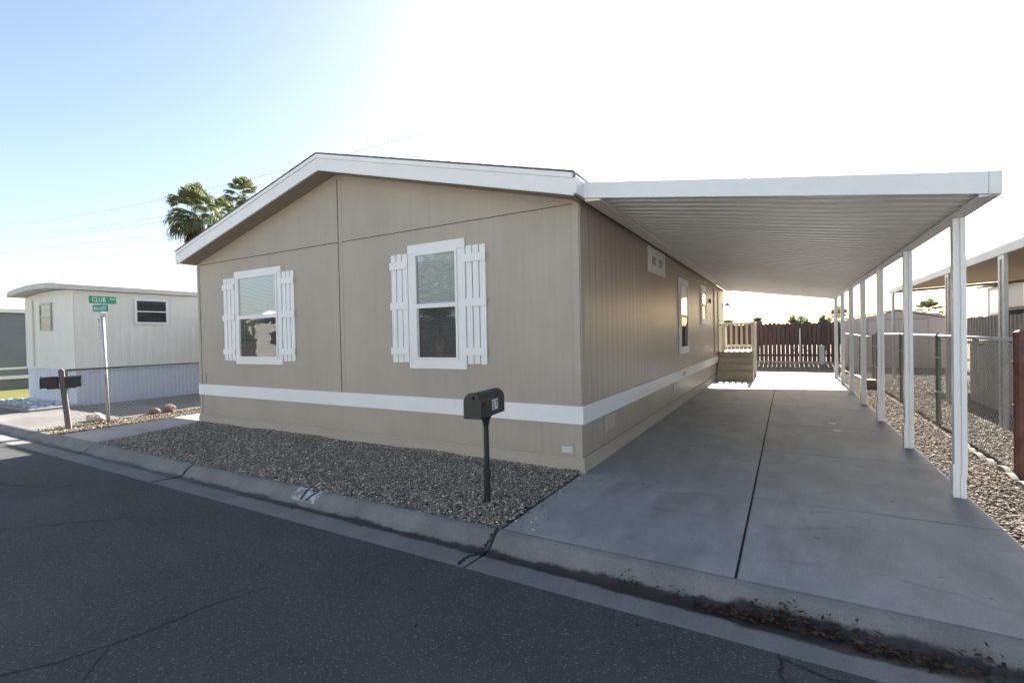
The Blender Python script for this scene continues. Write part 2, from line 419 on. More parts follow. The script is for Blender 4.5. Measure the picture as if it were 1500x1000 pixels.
# driveway: cast slabs with a deep open joint down the middle
mb = MB(); edges = [-1.748,-.07,1.95,3.98,6.1,8.2,10.3,12.4,14.0,15.3]
for a, b in zip(edges[:-1], edges[1:]):
    g = .006
    mb.box((-.0 if b < .5 else .012, a+g, -.14), (1.691, b-g, 0)); mb.box((1.708, a+g, -.14), (3.42, b-g, 0))
d = mb.build('driveway', m_drive, bevel=.006); struct(d)
sheet('driveway_joint', [(0.02,-1.74,-.012),(3.4,-1.74,-.012),(3.4,15.28,-.012),(0.02,15.28,-.012)], m_dark)
# front gravel bed
def rect(name, x0, y0, x1, y1, z, mat, x0b=None):
    return sheet(name, [(x0,y0,z),(x1,y0,z),(x1,y1,z),(x0b if x0b is not None else x0,y1,z)], mat)
rect('gravel_base', -7.42, -1.75, 0.0, .0, -.018, m_gravelbed, -7.85)
n = 62000
P = np.stack([rng.uniform(-7.85,-.0,n), -1.745+1.75*rng.random(n), np.zeros(n)],1)
P = P[P[:,0] > -7.42 - .43*(P[:,1]+1.75)/1.75 + .02]
P = P[(P[:,0] < -.03) ]
def bumpz(P): return .012*np.sin(P[:,0]*2.1+P[:,1]*3)+.01*np.sin(P[:,0]*5.3-P[:,1]*4.1)
edge = np.minimum(1, (P[:,1]+1.75)/.25)
P[:,2] = -.014 + (.012+bumpz(P)*.7)*edge + rng.uniform(-.006,.012,len(P)) + .03*np.exp(-((P[:,1])/.12)**2)
rad = .0075+.0085*rng.random(len(P))**2
stuff(stones('gravel', P, rad, GREYS))
n = 170
P = np.stack([rng.uniform(-7.3,-.05,n), -1.755-.06*rng.random(n)**2, np.full(n,.004)],1); P[110:,0] = .02+.22*rng.random(60)**2; P[110:,1] = rng.uniform(-1.7,-.1,60)
stuff(stones('gravel', P, .006+.006*rng.random(n), GREYS))
# right strips
rect('gravel_base', 3.42, -1.75, 4.02, 16, -.045, m_gravelwarm)
n = 21000
P = np.stack([rng.uniform(3.43,4.02,n), -1.74+17*rng.random(n)**1.5, np.zeros(n)],1); P[:,2] = -.045+rng.uniform(-.004,.022,n)
stuff(stones('gravel', P, .008+.012*rng.random(len(P))**1.5, WARM, flat=.55))
rect('gravel_base', 4.02, -1.75, 8.0, 19.5, -.05, m_gravelwarm)
n = 30000
P = np.stack([4.06+2.6*rng.random(n)**1.3, -1.7+21*rng.random(n)**1.15, np.zeros(n)],1); P[:,2] = -.05+rng.uniform(-.004,.018,n)
stuff(stones('gravel', P, .009+.013*rng.random(len(P))**1.5, WARM, flat=.55))
# left: walk, gravel strip, pad, beds, lawn
mb = MB()
for a, b in [(-1.75,.62),(.63,3.0),(3.01,5.5)]:
    x0 = lambda y: -8.85-.15*(y+1.75)/1.75; x1 = lambda y: max(-7.44-.41*(y+1.75)/1.75, -7.86)
    vs = [(x0(a),a,-.1),(x1(a),a,-.1),(x1(min(b,0) if b<1 else b),b,-.1),(x0(b),b,-.1)]; vs += [(x,y,.004) for x,y,z in vs]
    mb.add(vs, [(3,2,1,0),(4,5,6,7),(0,1,5,4),(1,2,6,5),(2,3,7,6),(3,0,4,7)])
struct(mb.build('walkway', m_walk, bevel=.006))
rect('gravel_base', -10.1, -1.75, -8.85, 6, -.03, m_gravelwarm)
n = 4500
P = np.stack([rng.uniform(-10.15,-8.9,n), -1.73+4.2*rng.random(n)**1.4, np.zeros(n)],1); P[:,2] = -.03+rng.uniform(-.004,.02,n)
P = P[P[:,0] < -8.87-.15*(P[:,1]+1.75)/1.75]
stuff(stones('gravel', P, rng.uniform(.012,.024,len(P)), WARM, flat=.5))
rect('neighbour_pad', -13.5, -1.75, -10.1, 12, -.012, m_pad)
rect('neighbour_drive', -24.0, -1.75, -13.5, -.95, -.012, m_pad)
mb = MB(); mb.box((-17.2,-.95,-.1),(-13.3,-.83,.05)); mb.box((-13.42,-.83,-.1),(-13.3,-.02,.05))
struct(mb.build('bed_border', m_slab, bevel=.01))
n = 1500
P = np.stack([rng.uniform(-17.2,-13.45,n), rng.uniform(-.82,-.02,n), rng.uniform(-.02,.03,n)],1)
stuff(stones('white_rock', P, rng.uniform(.03,.06,n), [(.6,.62,.64),(.5,.52,.55),(.7,.7,.7),(.35,.36,.38)]))
rect('lawn', -34, -.95, -17.2, 12, -.02, m_grass)
# soil bank in front of the fence
mb = MB(); X0, X1 = -2.0, 3.75; nx, ny = 24, 10
for j in range(ny+1):
    for i in range(nx+1):
        x = X0+(X1-X0)*i/nx; y = 15.25+5.0*j/ny; t = min(1, max(0, (y-15.6)/2.2))
        mb.v.append((x, y, -.05+.20*t+random.uniform(-.025,.025)*(t>0)))
for j in range(ny):
    for i in range(nx): a = j*(nx+1)+i; mb.f.append((a,a+1,a+nx+2,a+nx+1))
struct(mb.build('soil_bank', m_soil, smooth=True))

# ================================================================== MAIN HOME
W, L, RX = -7.82, 14.1, -3.9
EZ, HP = 3.0, 1.03           # wall top at the eaves and gable rise
house = thing('mobile_home', 'tan double-wide mobile home with white trim, shutters and low gable roof', 'house')
HB = At(house)
def slopez(x): return 3.235 + (4.24-3.235)*(1-abs(x-RX)/3.98)   # top of the rake board
mb = MB(); mb.prism([(W,-.02),(0,-.02),(0,3.06),(RX,4.06),(W,3.06)], 0, .12, 1); HB.b(mb, 'front_wall', m_front)
mb = MB(); mb.box((-.1,.12,-.02),(0,L,3.06)); HB.b(mb, 'side_wall', m_side)
mb = MB(); mb.box((W,.12,-.02),(W+.1,L,3.06)); HB.b(mb, 'side_wall', m_side)
mb = MB(); mb.prism([(W+.1,-.02),(-.1,-.02),(-.1,3.0),(RX,4.0),(W+.1,3.0)], L-.12, L, 1); HB.b(mb, 'rear_wall', m_front)
# roof sheet with shingles
def rl(x, dz=0): return slopez(x)+dz
xl, xr = RX-4.0, RX+4.0
mb = MB(); mb.prism([(xl,rl(xl,.012)),(RX,rl(RX,.012)),(xr,rl(xr,.012)),(xr,rl(xr,-.05)),(RX,rl(RX,-.05)),(xl,rl(xl,-.05))], -.34, L+.3, 1)
roof = HB.b(mb, 'roof', m_shingle)
mb = MB()                      # ragged shingle tabs showing above the rake
for sgn in (-1, 1):
    k = 0
    while k*.15 < 3.95:
        xa = RX+sgn*k*.15; xb = RX+sgn*min(3.99,(k+1)*.15+.01)
        z = rl(xa, .014) ; z2 = rl(xb, .014)
        mb.add([(xa,-.355,z),(xb,-.355,z2),(xb,1.2,z2),(xa,1.2,z),(xa,-.355,z+.004),(xb,-.355,z2+.009),(xb,1.2,z2+.009),(xa,1.2,z+.004)],
               [(3,2,1,0),(4,5,6,7),(0,1,5,4),(1,2,6,5),(2,3,7,6),(3,0,4,7)]); k += 1
HB.b(mb, 'shingle_edge', m_shingle, parent=roof)
# soffit under the front overhang
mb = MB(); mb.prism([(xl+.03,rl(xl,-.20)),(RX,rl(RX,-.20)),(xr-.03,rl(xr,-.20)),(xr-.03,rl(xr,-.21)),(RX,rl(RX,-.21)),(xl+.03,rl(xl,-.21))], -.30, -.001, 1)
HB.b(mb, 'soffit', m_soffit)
# rake boards: a deep board and a narrow shadow board above it
for sgn in (-1, 1):
    xe = RX+sgn*3.98; xm = RX+sgn*.0015
    mb = MB(); mb.prism([(xm,rl(xm,-.055)),(xe,rl(xe,-.055)),(xe,rl(xe,-.235)),(xm,rl(xm,-.235))], -.335, -.301, 1)
    rb = HB.b(mb, 'rake_board', m_white, bevel=.003)
    mb = MB(); mb.prism([(xm,rl(xm,-.002)),(xe,rl(xe,-.002)),(xe,rl(xe,-.058)),(xm,rl(xm,-.058))], -.352, -.305, 1)
    HB.b(mb, 'drip_board', m_white, parent=rb, bevel=.003)
for x0, x1 in ((xr-.02, xr+.012), (xl-.012, xl+.02)):
    mb = MB(); mb.box((x0,-.336,3.02),(x1,L+.3,3.2)); HB.b(mb, 'eave_fascia', m_white, bevel=.003)
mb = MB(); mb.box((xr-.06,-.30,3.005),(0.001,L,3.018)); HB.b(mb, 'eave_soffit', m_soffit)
# band, base board, corner boards, seams
mb = MB(); mb.box((W-.022,-.022,.54),(.022,-.001,.742)); mb.box((.001,.0,.54),(.0222,L-.02,.742)); HB.b(mb, 'trim_band', m_white, bevel=.003)
mb = MB(); mb.box((W-.03,-.03,-.03),(.03,-.001,.135)); mb.box((.001,.0,-.03),(.0302,L-.02,.135)); 
base = HB.b(mb, 'base_board', m_tan, bevel=.003)
mb = MB(); mb.prism([(-.024,.136),(-.024,.168),(-.001,.168),(-.001,.136)], W-.02, .02, 0)
mb.prism([(.024,.136),(.024,.168),(.001,.168),(.001,.136)], 0.0, L-.02, 1); HB.b(mb, 'base_cap', m_tan, parent=base)
for x in (-.075, W+.0):
    mb = MB(); mb.box((x,-.014,.743),(x+.075,-.001,3.0)); mb.box((x,-.014,.169),(x+.075,-.001,.539)); HB.b(mb, 'corner_board', m_tan, bevel=.002)
mb = MB(); mb.box((.001,0,.743),(.014,.075,3.0)); HB.b(mb, 'corner_board', m_tan, bevel=.002)
m_seam = M('seam_shadow_gap', (.07,.055,.04), .2, 3, .8)
mb = MB(); mb.box((RX+.03,-.0035,.743),(RX+.105,-.001,3.0)); HB.b(mb, 'joint_cover', m_front); mb = MB(); mb.box((RX+.03,-.0035,3.014),(RX+.105,-.001,3.92)); HB.b(mb, 'joint_cover', m_front)
mb = MB(); mb.box((RX+.016,-.006,.743),(RX+.03,-.0012,3.95)); mb.box((W+.08,-.0055,3.004),(RX+.012,-.0012,3.013)); mb.box((RX+.106,-.0055,3.004),(-.08,-.0012,3.013))
HB.b(mb, 'panel_seam', m_seam)

def window(par, plane, u0, u1, z0, z1, trim=.11, slats=True, simple=False, split=True, head=.05, capu=0.0, white=m_white, screen=m_screen):
    """plane='front' -> u is x on y=0 facing -y; plane='side' -> u is y on x=0 facing +x"""
    def bx(mb, ua, ub, za, zb, da, db):
        if plane == 'front': mb.box((ua,-db,za),(ub,-da,zb))
        else: mb.box((da,ua,za),(db,ub,zb))
        return mb
    g0, g1, h0, h1 = u0+trim, u1-trim, z0+trim, z1-trim
    # frame boards (butted)
    s = .032; zm = (h0+h1)/2
    mb = MB(); bx(mb,g0,g0+s,h0,h1,.001,.042); bx(mb,g1-s,g1,h0,h1,.001,.042); bx(mb,g0+s,g1-s,h0,h0+s,.001,.042); bx(mb,g0+s,g1-s,h1-s,h1,.001,.042)
    if split: bx(mb,g0+s,g1-s,zm-.028,zm+.028,.001,.046)
    f = HB.b(mb, 'window', white, bevel=.003)
    HB.b(bx(MB(),u0-capu,u1+capu,h1,z1,.001,.030), 'head_casing', white, parent=f, bevel=.003)
    HB.b(bx(MB(),u0-capu,u1+capu,z0,h0,.001,.030), 'sill_casing', white, parent=f, bevel=.003)
    HB.b(bx(MB(),u0,g0,h0+.001,h1-.001,.001,.026), 'side_casing', white, parent=f, bevel=.003)
    HB.b(bx(MB(),g1,u1,h0+.001,h1-.001,.001,.026), 'side_casing', white, parent=f, bevel=.003)
    mb = MB(); bx(mb,g0+s,g1-s,h0+s,h1-s,.0012,.003); HB.b(mb, 'interior', m_dark, parent=f)
    if slats:
        mb = MB(); z = h0+s+.01
        while z < h1-s-.01:
            if plane == 'front':
                mb.add([(g0+s+.015,-.006,z),(g1-s-.01,-.006,z),(g1-s-.01,-.0185,z+.017),(g0+s+.015,-.0185,z+.017)], [(0,1,2,3)])
            else: mb.add([(.006,g0+s+.01,z),(.006,g1-s-.01,z),(.0185,g1-s-.01,z+.017),(.0185,g0+s+.01,z+.017)], [(0,1,2,3)])
            z += .0235
        HB.b(mb, 'blind', m_blind, parent=f)
    a, b = (zm+.028, zm-.028) if split else (h0+s, None)
    mb = MB(); bx(mb,g0+s,g1-s,a,h1-s,.026,.030); HB.b(mb, 'pane', m_glass, parent=f)
    if split:
        mb = MB(); bx(mb,g0+s,g1-s,h0+s,b,.022,.026); HB.b(mb, 'pane', screen, parent=f)
        if plane == 'front':
            mb = MB(); bx(mb,g0+s,g0+s+.03,h0+s,b,.0265,.029); HB.b(mb, 'screen_edge', m_galv, parent=f)
    return f
window(house, 'front', -6.57, -5.25, 1.14, 2.78, .105)
window(house, 'front', -2.49, -1.54, 1.13, 2.80, .12)
def shutter(u0, u1, z0, z1):
    mb = MB(); w = (u1-u0); bw = w*.30; g = (w-3*bw)/2
    for k in range(3): mb.box((u0+k*(bw+g),-.022,z0+random.uniform(-.004,.004)),(u0+k*(bw+g)+bw,-.001,z1+random.uniform(-.004,.004)))
    s = HB.b(mb, 'shutter', m_white, bevel=.003)
    for zc in (z0+.16, (z0+z1)/2+.03, z1-.16):
        mb = MB(); mb.box((u0-.014,-.042,zc-.05),(u1+.012,-.023,zc+.05)); HB.b(mb, 'batten', m_white, parent=s, bevel=.003)
shutter(-6.93,-6.59,1.20,2.68); shutter(-5.23,-4.93,1.20,2.68)
shutter(-2.80,-2.505,1.21,2.70); shutter(-1.525,-1.235,1.20,2.70)
window(house, 'side', 3.05, 4.25, 2.57, 3.0, .10, slats=False, split=False)
mb = MB(); mb.box((.002,3.62,2.68),(.036,3.66,2.90)); HB.b(mb, 'window_mullion', m_white)
window(house, 'side', 5.58, 6.66, 1.08, 2.72, .12)
window(house, 'side', 8.55, 9.53, 1.75, 2.80, .12)
# door, lamp, vents, labels, meter box
mb = MB(); mb.box((.001,12.25,.86),(.035,12.36,2.86)); mb.box((.001,13.3,.86),(.035,13.41,2.86)); mb.box((.001,12.36,2.76),(.034,13.3,2.86)); dr = HB.b(mb, 'door', m_cream, bevel=.003)
mb = MB(); mb.box((.0012,12.365,.87),(.03,13.295,2.755)); HB.b(mb, 'door_leaf', m_cream, parent=dr, bevel=.003)
HB.b(MB().tube([(.03,12.5,1.78),(.09,12.5,1.78)], [.03,.035], 10), 'handle', m_galv, parent=dr, smooth=True); HB.b(MB().tube([(.03,12.5,1.92),(.06,12.5,1.92)], .028, 10), 'lock', m_galv, parent=dr, smooth=True)
mb = MB(); mb.tube([(.0,13.75,2.48),(.02,13.75,2.48)], .06, 12); mb.tube([(.02,13.75,2.48),(.1,13.75,2.52),(.16,13.75,2.50)], .012, 6); mb.tube([(.16,13.75,2.56),(.16,13.75,2.50),(.16,13.75,2.47)], [.02,.085,.09], 12); mb.tube([(.16,13.75,2.24),(.16,13.75,2.21)],[.06,.02],12)
for k in range(4):
    a = k*math.pi/2+.5; mb.tube([(.16+.075*math.cos(a),13.75+.075*math.sin(a),2.47),(.16+.055*math.cos(a),13.75+.055*math.sin(a),2.24)], .006, 5)
wl = HB.b(mb, 'wall_lamp', m_black)
mb = MB(); mb.tube([(.16,13.75,2.245),(.16,13.75,2.465)], [.045,.065], 12, caps=False); HB.b(mb, 'lamp_glass', m_glass, parent=wl, smooth=True)
mb = MB(); mb.box((.001,10.28,2.40),(.05,10.42,2.52)); HB.b(mb, 'thermostat_box', m_black, bevel=.004)
mb = MB(); mb.box((.001,11.25,.9),(.03,11.29,2.9)); HB.b(mb, 'conduit', m_tan)
for y0, y1 in ((.77,1.13),(4.88,5.34)):
    mb = MB(); mb.box((.001,y0,.32),(.012,y1,.51))
    for k in range(3): mb.box((.012,y0+.04+k*(y1-y0-.06)/3,.345),(.020,y0+.02+(k+1)*(y1-y0-.06)/3,.485))
    HB.b(mb, 'crawl_vent', M('vent_plate', (.50,.45,.38), .05, 3, .5), bevel=.003)
mb = MB(); mb.box((.023,5.9,.6),(.07,6.12,.69)); HB.b(mb, 'outlet_cover', m_cream, bevel=.004)
mb = MB(); mb.box((-.255,-.017,.205),(-.11,-.0145,.285)); lb = HB.b(mb, 'data_plate', m_galv)
mb = MB()
for k in range(4): mb.box((-.245,-.0185,.218+k*.017),(-.245+random.uniform(.06,.12),-.0172,.226+k*.017))
HB.b(mb, 'plate_printing', m_num_white, parent=lb)
mb = MB(); mb.box((-7.69,-.012,.79),(-7.61,-.001,.95)); HB.b(mb, 'outlet_cover', m_tan, bevel=.004)
# side porch awning beyond the left wall
mb = MB(); mb.box((W-1.4,1.75,2.38),(W-.001,3.95,2.44)); aw = HB.b(mb, 'porch_awning', m_alu)
mb = MB(); mb.tube([(W-1.32,3.85,0),(W-1.32,3.85,2.38)], .03, 8); HB.b(mb, 'awning_post', m_alu, parent=aw)
mb = MB(); mb.tube([(W-1.32,2.0,0),(W-1.32,2.0,2.38)], .03, 8); HB.b(mb, 'awning_post', m_alu, parent=aw)

# ================================================================== CARPORT
cp = thing('carport', 'white aluminium carport roof on slim square posts beside the tan home', 'carport', (3.355,.756,0))
CB = At(cp)
cx0, cx1, cy0, cy1 = .1125, 3.39, -.10, 13.9
def cz(x): return 3.035 - (x-.1)*(3.035-2.545)/3.29        # underside of the pan
mb = MB(); pitch = .2; y = cy0+.01; prof = []
while y < cy1-.02:
    prof += [(y,0),(y+.105,0),(y+.125,.03),(y+pitch-.02,.03)]; y += pitch
prof.append((cy1-.01,0))
for (yy_, dz) in prof: mb.v += [(cx0,yy_,cz(cx0)+dz),(cx1-.02,yy_,cz(cx1)+dz)]
for i in range(len(prof)-1): mb.f.append((2*i,2*i+1,2*i+3,2*i+2))
n0 = len(mb.v)
mb.add([(cx0,cy0,cz(cx0)+.045),(cx1-.02,cy0,cz(cx1)+.045),(cx1-.02,cy1,cz(cx1)+.045),(cx0,cy1,cz(cx0)+.045)], [(0,1,2,3)])
CB.b(mb, 'roof_panel', m_pan)
def slat(y0, y1, h0, h1, xa=cx0, xb=cx1):
    m = MB(); m.prism([(xa,cz(xa)+h0),(xb,cz(xb)+h0),(xb,cz(xb)+h1),(xa,cz(xa)+h1)], y0, y1, 1); return m
CB.b(slat(cy0-.03, cy0-.001, -.018, .150, cx0-.0005, 3.318), 'front_fascia', m_alu, bevel=.003)
CB.b(slat(cy0-.036, cy0-.001, -.02, .153, 3.3195, 3.393), 'fascia_end_cap', m_alu, bevel=.003)
CB.b(slat(cy1+.001, cy1+.03, -.018, .150), 'rear_fascia', m_alu, bevel=.003)
mb = MB(); mb.prism([(3.395,2.66),(3.395,2.525),(3.27,2.525),(3.27,2.545),(3.38,2.54),(3.38,2.66)], cy0, cy1, 1)
CB.b(mb, 'gutter_beam', m_alu)
mb = MB(); mb.prism([(.1135,2.982),(.29,2.97),(.29,3.005),(.1135,3.031)], cy0, cy1, 1); CB.b(mb, 'ledger_beam', m_cream, bevel=.003)
for k in range(7):
    y = .756+2.085*k+(.02*k if k < 3 else .04)
    mb = MB(); mb.box((3.303,y-.042,0.001),(3.341,y+.042,2.524)); mb.box((3.353,y-.047,.0+(.20 if k == 0 else .03)),(3.393,y+.047,2.524)); mb.box((3.339,y-.034,.001),(3.355,y+.034,2.524))
    p = CB.b(mb, 'post', m_alu, bevel=.004)
    mb = MB(); mb.box((3.290,y-.05,.001),(3.302,y+.05,.30)); mb.box((3.342,y-.049,.001),(3.383,y-.043,.21)); CB.b(mb, 'base_bracket', m_alu, parent=p, bevel=.002)

# ================================================================== PORCH STEPS
ps = thing('porch_steps', 'tan wooden porch with four box steps and cream railing by the side door', 'porch', (.55,11.5,0)); PB = At(ps)
for k in range(4):
    mb = MB(); mb.box((.035,11.5+.27*k,.0 if k == 0 else .23*k-.18),(1.08-.012*k,11.5+.27*k+.3 if k < 3 else 14.1,.235+.205*k)); 
    st = PB.b(mb, 'step', m_tread)
    mb = MB(); mb.box((.036,11.475+.27*k,.236+.205*k),(1.085-.012*k,11.5+.27*(k+1)-.028 if k < 3 else 14.1,.262+.205*k)); PB.b(mb, 'tread', m_tread, parent=st, bevel=.004)
zd = .88; yr = 13.35
mb = MB(); mb.box((.04,yr-.02,1.77),(.99,yr+.07,1.84)); PB.b(mb, 'top_rail', m_cream, bevel=.004)
mb = MB(); mb.box((.04,yr,.98),(.99,yr+.045,1.06)); PB.b(mb, 'bottom_rail', m_cream, bevel=.004)
for k in range(6):
    x = .10+k*.165; mb = MB(); mb.box((x,yr-.018,.985),(x+.075,yr-.001,1.769)); PB.b(mb, 'baluster', m_cream, bevel=.003)
for x, y, z0 in ((1.0,12.4,.27),(1.0,yr,.0),(.04,yr-.12,.88)):
    mb = MB(); mb.box((x,y-.045,z0+.001),(x+.09,y+.045,1.85 if x > .5 else 1.80)); PB.b(mb, 'newel_post', m_cream, bevel=.004)
mb = MB(); mb.box((1.005,12.45,1.775),(1.085,yr-.05,1.84)); PB.b(mb, 'side_rail', m_cream, bevel=.004)
mb = MB(); mb.box((1.02,12.45,.98),(1.06,yr-.05,1.06)); PB.b(mb, 'bottom_rail', m_cream, bevel=.004)
for k in range(4):
    y = 12.55+k*.2; mb = MB(); mb.box((1.061,y,.985),(1.078,y+.075,1.774)); PB.b(mb, 'baluster', m_cream, bevel=.003)

# ================================================================== REAR FENCE
fy = 18.3
fence = thing('board_fence', 'dark weathered dog-eared board fence closing off the end of the drive', 'fence', (1,fy,.15)); FB = At(fence)
x = -1.9
while x < 3.85:
    w = .138; g = .022; t = random.uniform(-.03,.03)
    mb = MB(); z1 = 1.86+t; mb.prism([(x,.2+t*.6),(x+w,.2+t*.6),(x+w,z1-.05),(x+w-.04,z1),(x+.04,z1),(x,z1-.05)], fy, fy+.02, 1)
    FB.b(mb, 'board', m_wood); x += w+g
x = -1.82
mb = MB()
while x < 3.8:
    mb.prism([(x,.92+random.uniform(-.01,.01)),(x+.138,.92),(x+.138,1.80),(x,1.80)], fy+.062, fy+.08, 1); x += .16
FB.b(mb, 'added_gap_boards', m_wood)  # layer added behind the fence so the upper gaps stay dark
for z in (.44, 1.5):
    mb = MB(); mb.box((-1.9,fy+.021,z),(3.86,fy+.061,z+.09)); FB.b(mb, 'rail', m_wood)
mb = MB(); mb.box((-1.9,fy-.03,.12),(3.86,fy-.002,.24)); FB.b(mb, 'kickboard', m_greywood)
t = thing('metal_stake', 'thin white metal stake standing against the dark fence', 'stake', (2.46,fy-.12,.1)); mb = MB(); mb.tube([(0,0,0),(0,0,1.47)], .022, 8); mb.build('pole', m_white, t, smooth=True); mb = MB(); mb.tube([(0,0,1.47),(0,0,1.5)], [.028,.012], 8); mb.build('cap', m_white, t)
t = thing('utility_pedestal', 'grey-green utility pedestal in the soil before the fence', 'utility box', (3.2,fy-.45,.12)); mb = MB(); mb.box((-.085,-.07,0),(.085,.07,.68)); mb.build('body', m_pedestal, t, bevel=.01); mb = MB(); mb.box((-.095,-.08,.68),(.095,.08,.78)); mb.build('lid', m_pedestal, t, bevel=.02)

# ================================================================== RIGHT CHAIN-LINK FENCE
def mesh_panel(axis_pts, z0, z1, pitch=.075, r=.0023):
    """diamond wire mesh between two ground points"""
    a, b = Vector(axis_pts[0]), Vector(axis_pts[1]); d = (b-a); Ln = d.length; d /= Ln; h = z1-z0; mb = MB()
    for sgn in (1, -1):
        s0 = -h
        while s0 < Ln:
            s = s0; sa, sb = max(0, s), min(Ln, s+h)
            if sb-sa > .01:
                za, zb = (sa-s), (sb-s)
                if sgn < 0: za, zb = h-za, h-zb
                pa = a+d*sa+Vector((0,0,z0+za)); pb = a+d*sb+Vector((0,0,z0+zb))
                mb.tube([pa, pb], r, 3, caps=False)
            s0 += pitch
    return mb
cl = thing('chain_link_fence', 'chain-link fence with silver top rail on the stone-edged boundary right of the carport', 'fence', (4.1,7,0)); KB = At(cl)
KB.b(mesh_panel([(4.09,1.95,0),(4.09,18.2,0)], .0, 1.38), 'wire_mesh', m_wire)
mb = MB(); mb.tube([(4.1,1.95,1.40),(4.1,5,1.405),(4.1,8,1.41),(4.1,11.0,1.40)], .021, 8); KB.b(mb, 'top_rail', m_rail, smooth=True)
mb = MB(); mb.tube([(4.1,11.7,1.33),(4.09,13.5,1.30),(4.06,16,1.34),(4.04,18.2,1.36)], .021, 8); KB.b(mb, 'top_rail', m_rail, smooth=True)
for y, r, m, z in ((1.9,.062,m_rust,1.45),(5.05,.035,m_greenpost,1.40),(7.95,.03,m_greenpost,1.40),(11.0,.04,m_rust,1.42),(11.65,.04,m_greenpost,1.33),(14.6,.03,m_rust,1.32),(17.6,.03,m_greenpost,1.34)):
    mb = MB(); mb.tube([(4.1,y,-.06),(4.1,y,z)], r, 12); mb.tube([(4.1,y,z),(4.1,y,z+.03),(4.1,y,z+.055)], [r*1.12,r*.95,r*.3], 12)
    po = KB.b(mb, 'post', m, smooth=False)
    for zz_ in (.25,.7,1.15) if y < 2 else (.5,1.05):
        mb = MB(); mb.tube([(4.1,y,zz_),(4.1,y,zz_+.025)], r*1.13, 12); KB.b(mb, 'tie_band', m_galv if y > 2 else m_rust, parent=po)
# scalloped edging stones along the boundary
def edging_mesh():
    mb = MB(); n = 10; poly = [(-.14,-.04)]+[(-.14+.28*i/n, .035+.035*math.sin(math.pi*i/n)) for i in range(n+1)]+[(.14,-.04)]
    mb.prism(poly, -.03, .03, 0); return mb
e0 = edging_mesh().build('edging_stone', m_edging, bevel=.008)
tag(e0, 'scalloped concrete edging block in the row along the chain-link fence', 'edging block', 'edging blocks along the chain-link fence')
spots = [(4.02+random.uniform(-.03,.03), .9+.31*k, -.05) for k in range(9)]
for i, s in enumerate(spots):
    o = e0 if i == 0 else e0.copy()
    if i: COL.objects.link(o)
    o.location = s; o.rotation_euler = (random.uniform(-.12,.12), random.uniform(-.2,.2), random.uniform(-.1,.1))
mb = MB(); mb.obox((3.98,12.9,0.0),(.12,2.6,.10),(0,0,.03)); tag(mb.build('timber_edging', m_greywood, bevel=.01), 'pale timber edging beam lying by the far carport posts', 'timber')
mb = MB(); mb.box((3.78,10.5,-.05),(4.02,10.8,.2)); tag(mb.build('concrete_block', m_edging, bevel=.015), 'squat concrete block sitting at the brown fence post', 'block')

# ================================================================== RIGHT NEIGHBOUR
nc = thing('neighbour_carport', "neighbour's carport with white edge beam and paired galvanised posts", 'carport', (4.95,8,0)); NB = At(nc)
mb = MB(); mb.prism([(4.98,2.74),(8.3,2.90),(8.3,2.95),(4.98,2.80)], 2.2, 14.5, 1); NB.b(mb, 'roof_panel', M('tan_pan', (.50,.40,.28), .08, 1, .6))
mb = MB(); mb.prism([(4.90,2.65),(4.975,2.65),(4.975,2.795),(4.90,2.795)], 2.2, 14.6, 1); NB.b(mb, 'edge_beam', M('shaded_white_beam', (.44,.47,.50), .05, 2, .5), bevel=.004)  # white beam; bluish shade on its outer side put into the colour
mb = MB(); mb.prism([(4.98,2.66),(8.3,2.82),(8.3,2.88),(4.98,2.735)], 14.45, 14.55, 1); NB.b(mb, 'rear_beam', M('brown_beam', (.22,.16,.11), .1, 2, .6))
for y in (5.35,8.3,14.3):
    mb = MB(); mb.box((4.91,y-.17,-.05),(4.96,y-.09,2.649)); mb.box((4.91,y+.0,-.05),(4.96,y+.08,2.649)); mb.box((4.91,y-.089,2.58),(4.96,y-.001,2.649)); NB.b(mb, 'post', m_galv, bevel=.004)
nh = thing('neighbour_home', "pale home seen under the neighbour's carport with bright windows", 'house', (11.5,9,0)); OB = At(nh)
mb = MB(); mb.box((8.35,1,0),(15,18.8,2.92)); OB.b(mb, 'wall', m_neigh)
mb = MB(); mb.prism([(8.1,2.93),(11.7,3.22),(15.3,2.93),(15.3,2.99),(11.7,3.28),(8.1,2.99)], .7, 19.0, 1); OB.b(mb, 'roof', m_shingle)
for ya, yb in ((14.3,15.6),(17.2,18.4),(9.5,10.8)):
    mb = MB(); mb.box((8.31,ya,1.95),(8.349,yb,2.85)); w = OB.b(mb, 'window', m_white, bevel=.004)
    mb = MB(); mb.box((8.30,ya+.09,2.03),(8.309,yb-.09,2.77)); OB.b(mb, 'pane', m_glass, parent=w)
dk = thing('neighbour_deck', "grey-brown wooden deck with board railing behind the chain-link fence", 'deck', (5.4,6.6,0)); DB = At(dk)
mb = MB(); y = 3.6
while y < 8.8: mb.box((5.40,y,-.03),(5.42,y+.19,1.17)); y += .2
DB.b(mb, 'skirt', m_greywood)
mb = MB(); mb.box((5.37,3.6,1.18),(8.2,8.85,1.24)); DB.b(mb, 'floor', m_greywood)
mb = MB(); mb.box((5.42,8.78,-.03),(8.2,8.84,1.17)); DB.b(mb, 'skirt', m_greywood)
y = 3.65
while y < 8.85:
    mb = MB(); mb.box((5.375,y,1.33),(5.394,y+.11,1.74+random.uniform(-.01,.01))); DB.b(mb, 'railing_board', m_greywood); y += .165
mb = MB(); mb.box((5.396,3.6,1.64),(5.44,8.85,1.72)); mb.box((5.396,3.6,1.34),(5.44,8.85,1.42)); DB.b(mb, 'rail', m_greywood)
for y in (3.7,6.2,8.75):
    mb = MB(); mb.box((5.441,y-.045,1.241),(5.52,y+.045,1.73)); DB.b(mb, 'railing_post', m_greywood)
